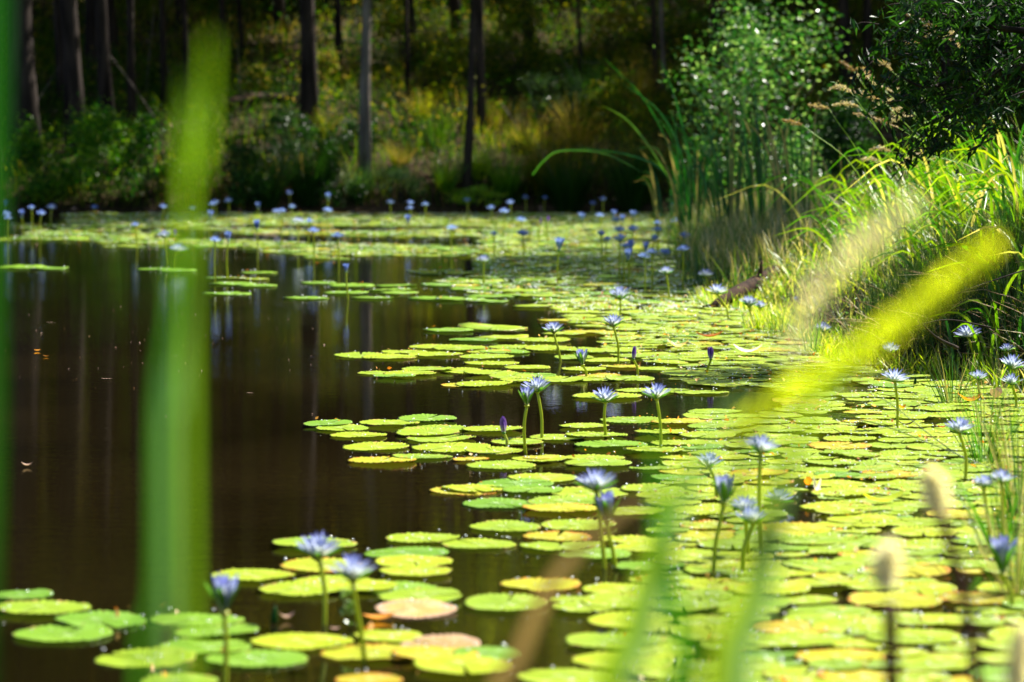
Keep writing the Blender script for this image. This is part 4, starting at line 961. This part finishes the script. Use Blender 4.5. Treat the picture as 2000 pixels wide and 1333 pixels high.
# broadleaf weeds and small whitish leaves glinting in the grass
bs = bankpts(9000, 17.5, 29, -.15, 3.0); bs[:, 2] += .05 + rng.random(9000) ** 1.5 * .28; b = Buf()
leaves(b, bs, rng.uniform(.012, .04, 9000), .4, rng.random(9000), up=.5)
tag(link('bank_weeds', b.mesh('bank_weeds', False, [M_bush])), 'small glinting leaves of weeds among the bank grass', 'weeds', kind='stuff')
# dead stalks tangled at the foot of the dark rushes
b = Buf()
for _ in range(420):
    y = random.uniform(18.6, 21.5); x = float(shore_x(y)) + random.uniform(-.12, .8); z = max(0, tz(x, y)) + random.uniform(.0, .15); a = random.uniform(0, 6.28); l = random.uniform(.12, .45); e = random.uniform(-.1, .6)
    d = Vector((math.cos(a) * math.cos(e), math.sin(a) * math.cos(e), math.sin(e))); p = Vector((x, y, z + .01)); tube(b, [p, p + d * l * .5 + Vector((0, 0, .02)), p + d * l], [.003, .0028, .0015], 4, random.random())
tag(link('dead_stalks', b.mesh('dead_stalks', True, [M_straw])), 'tangle of dead straw stalks at the right waterline', 'dead stalks', kind='stuff')

# single sedge clumps that stand out at the near right
for i, (px, py, h, w, n, mat, lab, t) in enumerate([
    (1925, 905, 210, 130, 60, M_grass, 'green sedge clump leaning left behind the lone lily', (.0, .5)), (1990, 1010, 330, 120, 80, M_rush, 'tall straw and green sedge clump at the right edge', (.3, .9)),
    (1955, 1075, 200, 90, 60, M_grass, 'dark green sedge clump under the two touching blooms', (.0, .4)), (1985, 1165, 300, 90, 70, M_rush, 'sedge clump at the right edge behind the two lobed lily', (.2, .9)),
    (1860, 790, 120, 110, 44, M_rush, 'thin sedge clump beside the orange curled pad', (.1, .8)), (1590, 690, 110, 150, 40, M_grass, 'sparse green sedge in the bright shore weeds', (.0, .5)),
    (1690, 690, 130, 120, 46, M_rush, 'dark stemmed sedge on the sunny shore', (.0, .4)), (1520, 660, 90, 120, 30, M_grass, 'thin pale sedge standing in the pads below the log', (.2, .7))]):
    p = W(px, py); tussock(px, py, h, w, n, mat, lab, t, bw=.006, base=Vector((p.x, p.y, 0)), curl=.5, name='sedge_clump', cat='sedge', tg=.1)
# long thin bent stalks over the pads
def stalk(pp, Y, wd, mat, t, name, label, cat='stalk'):
    b = Buf(); pts = [P(x, y, Y + dy) for x, y, dy in pp]; tube(b, spline(pts, 12), [wd * (1 - .6 * i / 12) for i in range(13)], 5, t)
    tag(link(name, b.mesh(name, True, [mat])), label, cat)
stalk([(1925, 925, 0), (1830, 860, 0), (1740, 790, .1), (1690, 765, .2)], 13.9, .0028, M_rush, .3, 'bent_stalk', 'long thin dark stalk sloping down right across the pads before the wide lily')
stalk([(1640, 815, .3), (1720, 830, .2), (1850, 880, 0), (1960, 925, 0)], 13.6, .0028, M_rush, .2, 'bent_stalk', 'lower thin green stalk crossing the first one over the pads')
stalk([(1880, 1180, 0), (1830, 1110, 0), (1760, 1075, 0)], 10.4, .002, M_straw, .0, 'bent_stalk', 'thin brown bent stalk beside the white tipped reeds')
stalk([(1925, 1090, 0), (1895, 1010, 0), (1870, 960, 0)], 10.6, .0045, M_bush, 1, 'bent_stalk', 'pale green grey stalk leaning left at the near right')
stalk([(1935, 640, .2), (1850, 625, .1), (1780, 640, 0)], 17.5, .006, M_bark, .5, 'dead_twig', 'dark dead twig among the right rushes, upper one', 'twig')
stalk([(1870, 680, .2), (1830, 660, .1), (1800, 632, 0)], 17.2, .012, M_bark, .5, 'dead_twig', 'thick curved dead twig left of the large lily against rushes', 'twig')
stalk([(2010, 525, .2), (1950, 545, .1), (1880, 570, 0), (1840, 590, 0)], 17.6, .005, M_bark, .5, 'dead_twig', 'thin dark twig reaching in from the right edge', 'twig')
stalk([(1600, 728, 0), (1635, 710, 0), (1665, 698, .1), (1720, 702, .2)], 19.8, .006, M_log, .5, 'dead_twig', 'small forked brown twig at the sunny waterline', 'twig')

# log leaning on the shore
r0 = empty('shore_log', P(1385, 600, 25.8)); tag(r0, 'dark broken log lying from the rushes down into the pads', 'log')
def rel(v): return v - r0.location
b = Buf(); tube(b, [rel(v) for v in spline([P(1385, 604, 25.6), P(1440, 572, 25.9), P(1500, 540, 26.6), P(1548, 517, 27.2)], 10)], [.02, .045, .055, .06, .06, .06, .065, .07, .075, .07, .05], 9, .5)
link('log_body', b.mesh('log_body', True, [M_log]), r0)
b = Buf(); tube(b, [rel(v) for v in spline([P(1484, 548, 26.3), P(1486, 525, 26.3), P(1488, 508, 26.3)], 4)], [.03, .025, .02, .014, .004], 6, .5); link('branch_stub', b.mesh('branch_stub', True, [M_log]), r0)
b = Buf(); tube(b, [rel(v) for v in spline([P(1372, 600, 25.7), P(1400, 597, 25.7), P(1425, 593, 25.8)], 4)], [.012, .02, .02, .018, .012], 6, .5); link('branch_stub', b.mesh('branch_stub', True, [M_log]), r0)

# ------------------------------------------------------------------ cattails
def cattail(px, py, Y, H_, n, label, fan=1.0, extra=(), wd=.02):
    base = P(px, py, Y); base.z = max(0, min(base.z, .2)); root = empty('cattail', base); tag(root, label, 'cattail', 'cattail clumps at the far right shore')
    for i in range(n):
        a = random.uniform(0, 6.28); h = H_ * random.uniform(.6, 1.1); l = random.uniform(.06, .4) * fan; dr = random.choice([0, 0, .25])
        d = Vector((math.cos(a) - .45, math.sin(a) * .6, 0)) * l * h; o0 = Vector((math.cos(a), math.sin(a), 0)) * .12
        b = Buf(); ribbon(b, [o0 - Vector((0, 0, .1)), o0 + d * .25 + Vector((0, 0, h * .45)), o0 + d * .65 + Vector((0, 0, h * .82)), o0 + d * 1.3 + Vector((0, 0, h * (1 - dr * l * 3)))], lambda s: wd * (1 - s ** 3 * .93), random.choice([.1, .2, .4, .5, .6, .95]), n=9)
        link('leaf', b.mesh('leaf', True), root, M_cattail)
    for pp, t in extra:
        b = Buf(); ribbon(b, [P(x, y, Y) - base for x, y in pp], lambda s: wd * 1.3 * (1 - s ** 3 * .93), t, n=14); link('leaf', b.mesh('leaf', True), root, M_cattail)
cattail(1350, 432, 37, 1.5, 16, 'cattail clump with long blades arching far left', .9,
        [([(1352, 430), (1325, 330), (1262, 200), (1178, 112)], .35), ([(1350, 430), (1330, 300), (1285, 215), (1210, 160)], .5), ([(1345, 432), (1300, 340), (1235, 305), (1130, 288)], .4), ([(1365, 430), (1345, 300), (1315, 180), (1290, 120)], .3),
         ([(1340, 400), (1270, 290), (1225, 235), (1180, 208)], .7), ([(1040, 342), (1062, 315), (1095, 295), (1180, 300), (1260, 340)], .6), ([(1335, 420), (1310, 300), (1300, 270), (1285, 262)], .95)])
cattail(1420, 428, 35.5, 1.7, 20, 'cattail clump second from the left at the far right shore', .8, [([(1425, 430), (1395, 300), (1360, 180), (1305, 150)], .3), ([(1420, 425), (1400, 340), (1330, 255), (1300, 250)], .5)])
cattail(1490, 420, 34, 1.75, 22, 'tall dark cattail clump below the pale leaved bush', .8)
cattail(1560, 405, 32.5, 1.5, 16, 'cattail clump with brown dead leaves beside the feathery reeds', .7, [([(1525, 420), (1520, 330), (1500, 240), (1480, 190)], 1), ([(1520, 420), (1515, 350), (1505, 280), (1490, 230)], .95)])
cattail(1300, 420, 40, 1.0, 12, 'low cattail clump at the left end of the stand', .8)
cattail(1640, 385, 31, 1.1, 12, 'short bright cattail clump right of the feathery stalks', .7)

# ------------------------------------------------------------------ feathery reeds
HEADS = [([(1768, 28), (1800, 38), (1830, 55)], .3), ([(1800, 48), (1822, 56), (1840, 65)], .2), ([(1808, 72), (1832, 58), (1860, 56)], .9), ([(1835, 74), (1855, 66), (1872, 66)], .9), ([(1850, 78), (1866, 84), (1874, 96)], .8), ([(1765, 88), (1780, 84), (1796, 84)], .5),
    ([(1707, 120), (1730, 124), (1742, 140)], .7), ([(1672, 135), (1690, 140), (1712, 162)], .6), ([(1663, 154), (1685, 145), (1710, 163), (1745, 180)], .9), ([(1619, 176), (1640, 169), (1662, 180)], .8), ([(1655, 175), (1690, 185), (1727, 200)], .6),
    ([(1627, 206), (1650, 202), (1677, 208)], .8), ([(1708, 216), (1725, 200), (1760, 190)], 1), ([(1667, 222), (1700, 228), (1755, 250)], .5), ([(1740, 224), (1752, 214), (1772, 212)], .9), ([(1578, 205), (1600, 208), (1618, 212)], .6), ([(1528, 234), (1548, 239), (1566, 244)], .4),
    ([(1738, 240), (1758, 226), (1784, 228)], .9), ([(1750, 175), (1757, 180), (1764, 200)], 1), ([(1680, 312), (1705, 312), (1722, 318)], .8), ([(1700, 293), (1720, 290), (1740, 296)], .7), ([(1765, 318), (1780, 306), (1800, 300)], .8), ([(1900, 330), (1890, 345), (1880, 365)], 1), ([(1640, 120), (1655, 128), (1668, 140)], .3)]
WHERE = ['above all others, tip drooping left', 'second highest, reddish', 'pale, curved like a hook at the dark tree', 'pale, touching the hooked one', 'short, pointing down by the dark tree', 'orange, level, left of the hooked one',
    'brownish, between the dark tree and the stand', 'arched, just left of the brownish one', 'long pale arch at the middle of the stand', 'leftmost of the high ones', 'green brown, under the long pale arch', 'level pale, under the leftmost high one',
    'fan shaped, pale, hanging left', 'straight brown, sloping down right', 'short pale, right of the fan shaped one', 'dim, far left of the stand', 'lowest dim one, over the cattails', 'pale, just below the short pale one', 'white tipped, upright', 'yellow green, low at left of the bright grass',
    'yellow green, above the lowest left one', 'pale, low at the edge of bright grass', 'white, broken, down in bright grass', 'dim reddish, high at left']
for (pp, t), lab in zip(HEADS, WHERE):
    Y = random.uniform(22.5, 24.5); pts = [P(x, y, Y) for x, y in pp]; tipd = (pts[-1] - pts[-2])
    gx = min(max(pts[-1].x + .45 + random.uniform(-.1, .25), float(shore_x(Y)) + .25), 4.2); g = Vector((gx, Y + .15, tz(gx, Y + .15) - .03))
    root = empty('feather_reed', g); tag(root, f'feathery reed seed head, {lab}', 'reed', 'feathery reeds on the right bank')
    b = Buf(); mid = (pts[-1] + g) / 2 + Vector((.10, 0, .18)); tube(b, [v - g for v in spline([g, mid, pts[-1]], 8)], [.004] * 5 + [.003] * 4, 4, .6); link('stem', b.mesh('stem', True), root, M_grass)
    b = Buf(); sp = spline(pts, 40); n = 170; ii = rng.integers(0, 40, n); q = np.array([tuple(sp[i] - g) for i in ii]); rad = .018 * np.sin(np.pi * (ii / 40 * .85 + .1))[:, None]
    c = q + rng.normal(0, 1, (n, 3)) * rad * .6; leaves(b, c, rng.uniform(.012, .03, n), .3, np.clip(t + rng.normal(0, .12, n), 0, 1)); tube(b, [v - g for v in spline(pts, 8)], .0025, 4, t)
    tag(link('seed_head', b.mesh('seed_head', False), root, M_straw), kind='stuff')
    for k in range(3):
        b = Buf(); a = random.uniform(2, 4.4); l = random.uniform(.25, .5); h = random.uniform(.35, .7)
        ribbon(b, [Vector((0, 0, 0)), Vector((math.cos(a) * l * .3, 0, h * .6)), Vector((math.cos(a) * l * .8, .05, h * .9)), Vector((math.cos(a) * l * 1.3, .05, h * .8))], lambda s: .011 * (1 - s ** 2 * .9), random.uniform(0, .6), n=7)
        link('leaf', b.mesh('leaf', True), root, M_grass)
# ------------------------------------------------------------------ overhanging tree at the top right
base = Vector((5.0, 21.0, tz(5.0, 21.0))); r0 = empty('overhanging_tree', base); tag(r0, 'dark tree with lance shaped leaves overhanging from the top right', 'tree')
def rl(v): return v - base
b = Buf(); tube(b, [rl(v) for v in spline([base - Vector((0, 0, .2)), base + Vector((-.05, 0, 1.2)), base + Vector((.1, 0, 3.2))], 8)], [.11, .1, .095, .09, .085, .08, .07, .06, .05], 9, .5); link('trunk', b.mesh('trunk', True, [M_bark]), r0)
ctr = []
LIMBS = [[(2180, 60), (2000, 60), (1880, 40), (1820, 20)], [(2180, 120), (2020, 130), (1920, 150), (1810, 170), (1760, 150)], [(2180, 180), (2000, 130), (1950, 170), (1860, 225), (1820, 260)], [(2200, 0), (2050, -60), (1930, -40), (1850, -30)], [(2180, 150), (2030, 180), (1960, 200), (1900, 230)], [(2180, 60), (2080, 60), (2000, 90), (1940, 110)]]
for L_ in LIMBS:
    pts = spline([P(x, y, 20 + random.uniform(-.5, .5)) for x, y in L_], 10); b = Buf(); tube(b, [rl(v) for v in pts], [.03 * (1 - i / 10) + .004 for i in range(11)], 5, .5); link('branch', b.mesh('branch', True, [M_bark]), r0)
blobs = [(1950, -5, 120, 60, 1100), (1880, 40, 120, 60, 700), (1800, 110, 70, 55, 300), (1745, 150, 60, 40, 80), (1960, 220, 70, 50, 180), (1890, 250, 60, 50, 110), (1880, 160, 100, 60, 420), (1960, 110, 80, 60, 600), (1985, 60, 80, 80, 500), (1850, 15, 40, 30, 200), (1790, 190, 40, 30, 160), (1850, 250, 30, 40, 120), (1850, 285, 30, 16, 60), (1965, 180, 60, 30, 300), (1900, -50, 100, 50, 500), (2060, 60, 60, 90, 700)]
b = Buf(); tw = Buf(); s_ = 20 / F
for x, y, sx, sy, n in blobs:
    for _ in range(max(4, n // 17)):
        c = P(x + random.gauss(0, .5) * sx, y + random.gauss(0, .5) * sy, 20 + random.gauss(0, .4)) - base
        a = random.uniform(2.2, 4.2); l = random.uniform(.12, .34)
        e = c + Vector((math.cos(a) * l, random.uniform(-.1, .1), -random.uniform(.1, .9) * l)); sp = spline([c, (c + e) / 2 + Vector((0, 0, .03)), e], 6)
        tube(tw, sp, [.004, .004, .003, .003, .002, .002, .001], 4, .5)
        k = random.randint(9, 15); q = np.array([tuple(sp[random.randint(0, 6)]) for _ in range(k)]) + rng.normal(0, .022, (k, 3))
        leaves(b, q, rng.uniform(.05, .13, k), .26, rng.random(k), droop=.9)
tag(link('twigs', tw.mesh('twigs', True, [M_bark]), r0), kind='stuff')
tag(link('foliage', b.mesh('foliage', False), r0, M_dark), kind='stuff')

# ------------------------------------------------------------------ blurred plants close to the lens
def near_blade(pp, Y, wd, mat, t, label, name='long_leaf', n=18, tip=.85, taper=3, cat='leaf', dy=0):
    k = len(pp); pts = [P(x, y, Y + dy * i / k) for i, (x, y) in enumerate(pp)]
    g = Vector((pts[0].x, pts[0].y, max(0.02, tz(pts[0].x, pts[0].y))))
    if pts[0].z > g.z + .05: pts = [g + (pts[0] - g) * 0 + Vector((0, 0, -.02))] + pts
    b = Buf(); ribbon(b, pts, lambda s: wd * (.6 + .4 * min(1, s * 5)) * (1 - tip * s ** taper), t, n=n, twist=.2)
    tag(link(name, b.mesh(name, True, [mat])), label, cat, 'blurred plants close to the lens')
near_blade([(270, 1500), (305, 1150), (310, 800), (335, 620), (352, 470)], 2.6, .0095, M_fore, .35, 'broad blurred green blade standing upright left of centre', tip=.4, taper=6)
near_blade([(366, 430), (385, 350), (402, 220), (410, 70)], 2.4, .0075, M_lawn, .35, 'yellow green blurred blade at the top of the broad upright one', tip=.5)
near_blade([(330, 1000), (345, 800), (360, 620), (372, 470)], 2.4, .0075, M_forepale, .8, 'pale mint blurred strip added as the sheen on the broad upright blade', tip=.9)  # added overlay: sheen on the blade's bend, painted as a pale strip
near_blade([(-45, 1500), (-32, 900), (-24, 400), (-10, -100)], 2.5, .024, M_fore, .1, 'blurred deep green blade along the left edge', tip=.3)
near_blade([(1230, 1500), (1265, 1250), (1330, 1000), (1450, 760)], 3.0, .017, M_forepale, .9, 'pale mint blurred blade leaning right, left one of the lower fan', tip=.9)
near_blade([(1310, 1500), (1340, 1300), (1290, 1050), (1275, 800)], 3.0, .022, M_fore, .45, 'dark green blurred blade leaning left in the lower fan', tip=.9)
near_blade([(1180, 1500), (1230, 1250), (1300, 1020), (1380, 850)], 3.1, .026, M_fore, .85, 'mid green blurred blade at the left of the lower fan', tip=.9)
near_blade([(1400, 1500), (1470, 1150), (1540, 900), (1680, 640)], 2.9, .025, M_fore, .95, 'bright green blurred blade leaning right in the lower fan', tip=.9)
near_blade([(1440, 1500), (1490, 1180), (1530, 960), (1560, 830)], 2.9, .018, M_forepale, .6, 'pale blurred blade, rightmost of the lower fan', tip=.9)
near_blade([(960, 1480), (1010, 1290), (1090, 1120), (1200, 1010), (1280, 970)], 3.6, .02, M_straw, .3, 'tan blurred dead blade crossing the lower centre', tip=.6, name='dead_leaf', cat='dead leaf')
def near_plume(stem, head, Y, rad, mat, t, smat, label, n=900, L=(.01, .03), name='grass_plume', sr=.003):
    sp = [P(x, y, Y) for x, y in stem]; g = Vector((sp[0].x, sp[0].y, max(0.0, tz(sp[0].x, sp[0].y)) - .02)); root = empty(name, g); tag(root, label, 'grass plume', 'blurred plants close to the lens')
    b = Buf(); tube(b, [v - g for v in spline([g] + sp, 14)], sr, 6, .0 if sr > .003 else .4); link('stem', b.mesh('stem', True, [smat]), root)
    hp = spline([P(x, y, Y) for x, y in head], 40); ii = rng.integers(0, 41, n); q = np.array([tuple(hp[i] - g) for i in ii])
    c = q + rng.normal(0, .45, (n, 3)) * (rad * (.45 + .55 * np.sin(np.pi * (ii / 40))))[:, None]; b = Buf(); leaves(b, c, rng.uniform(*L, n), .3, np.clip(t + rng.normal(0, .1, n), 0, 1))
    tube(b, [v - g for v in hp], .0025, 5, t); tag(link('seed_head', b.mesh('seed_head', False), root, mat), kind='stuff')
near_plume([(1380, 1500), (1420, 1100), (1480, 810)], [(1440, 850), (1500, 800), (1600, 740), (1720, 660), (1830, 570), (1940, 480)], 3.0, .0125, M_plume, .7, M_lawn, 'bright yellow green blurred plume slanting up to the right', 700, (.01, .024))
near_plume([(1350, 1500), (1420, 1000), (1530, 700)], [(1540, 680), (1600, 570), (1680, 480), (1785, 400)], 2.9, .015, M_fluff, .6, M_fore, 'pale straw blurred plume above the yellow green one', 260, (.008, .02))
near_plume([(1920, 1500), (1890, 1200), (1860, 1080), (1835, 1000)], [(1835, 1000), (1826, 965), (1820, 925)], 5.0, .019, M_fluff, 1, M_brown, 'white blurred tuft on a dark brown stalk at right', 900, (.01, .03), 'grass_plume', .009)
near_plume([(1750, 1500), (1742, 1330), (1738, 1180)], [(1730, 1140), (1732, 1100), (1738, 1070)], 5.0, .021, M_fluff, 1, M_brown, 'white blurred tuft on a short brown stalk left of the taller one', 900, (.01, .03), 'grass_plume', .012)
near_plume([(1990, 1600), (1985, 1450)], [(1985, 1420), (1988, 1330), (1996, 1230)], 4.6, .02, M_fluff, .8, M_straw, 'cream blurred tuft at the lower right corner', 900)

# every object of one mesh keeps clean names; report
print('objects', len(bpy.data.objects), 'tris', sum(len(o.data.polygons) for o in bpy.data.objects if o.type == 'MESH'))
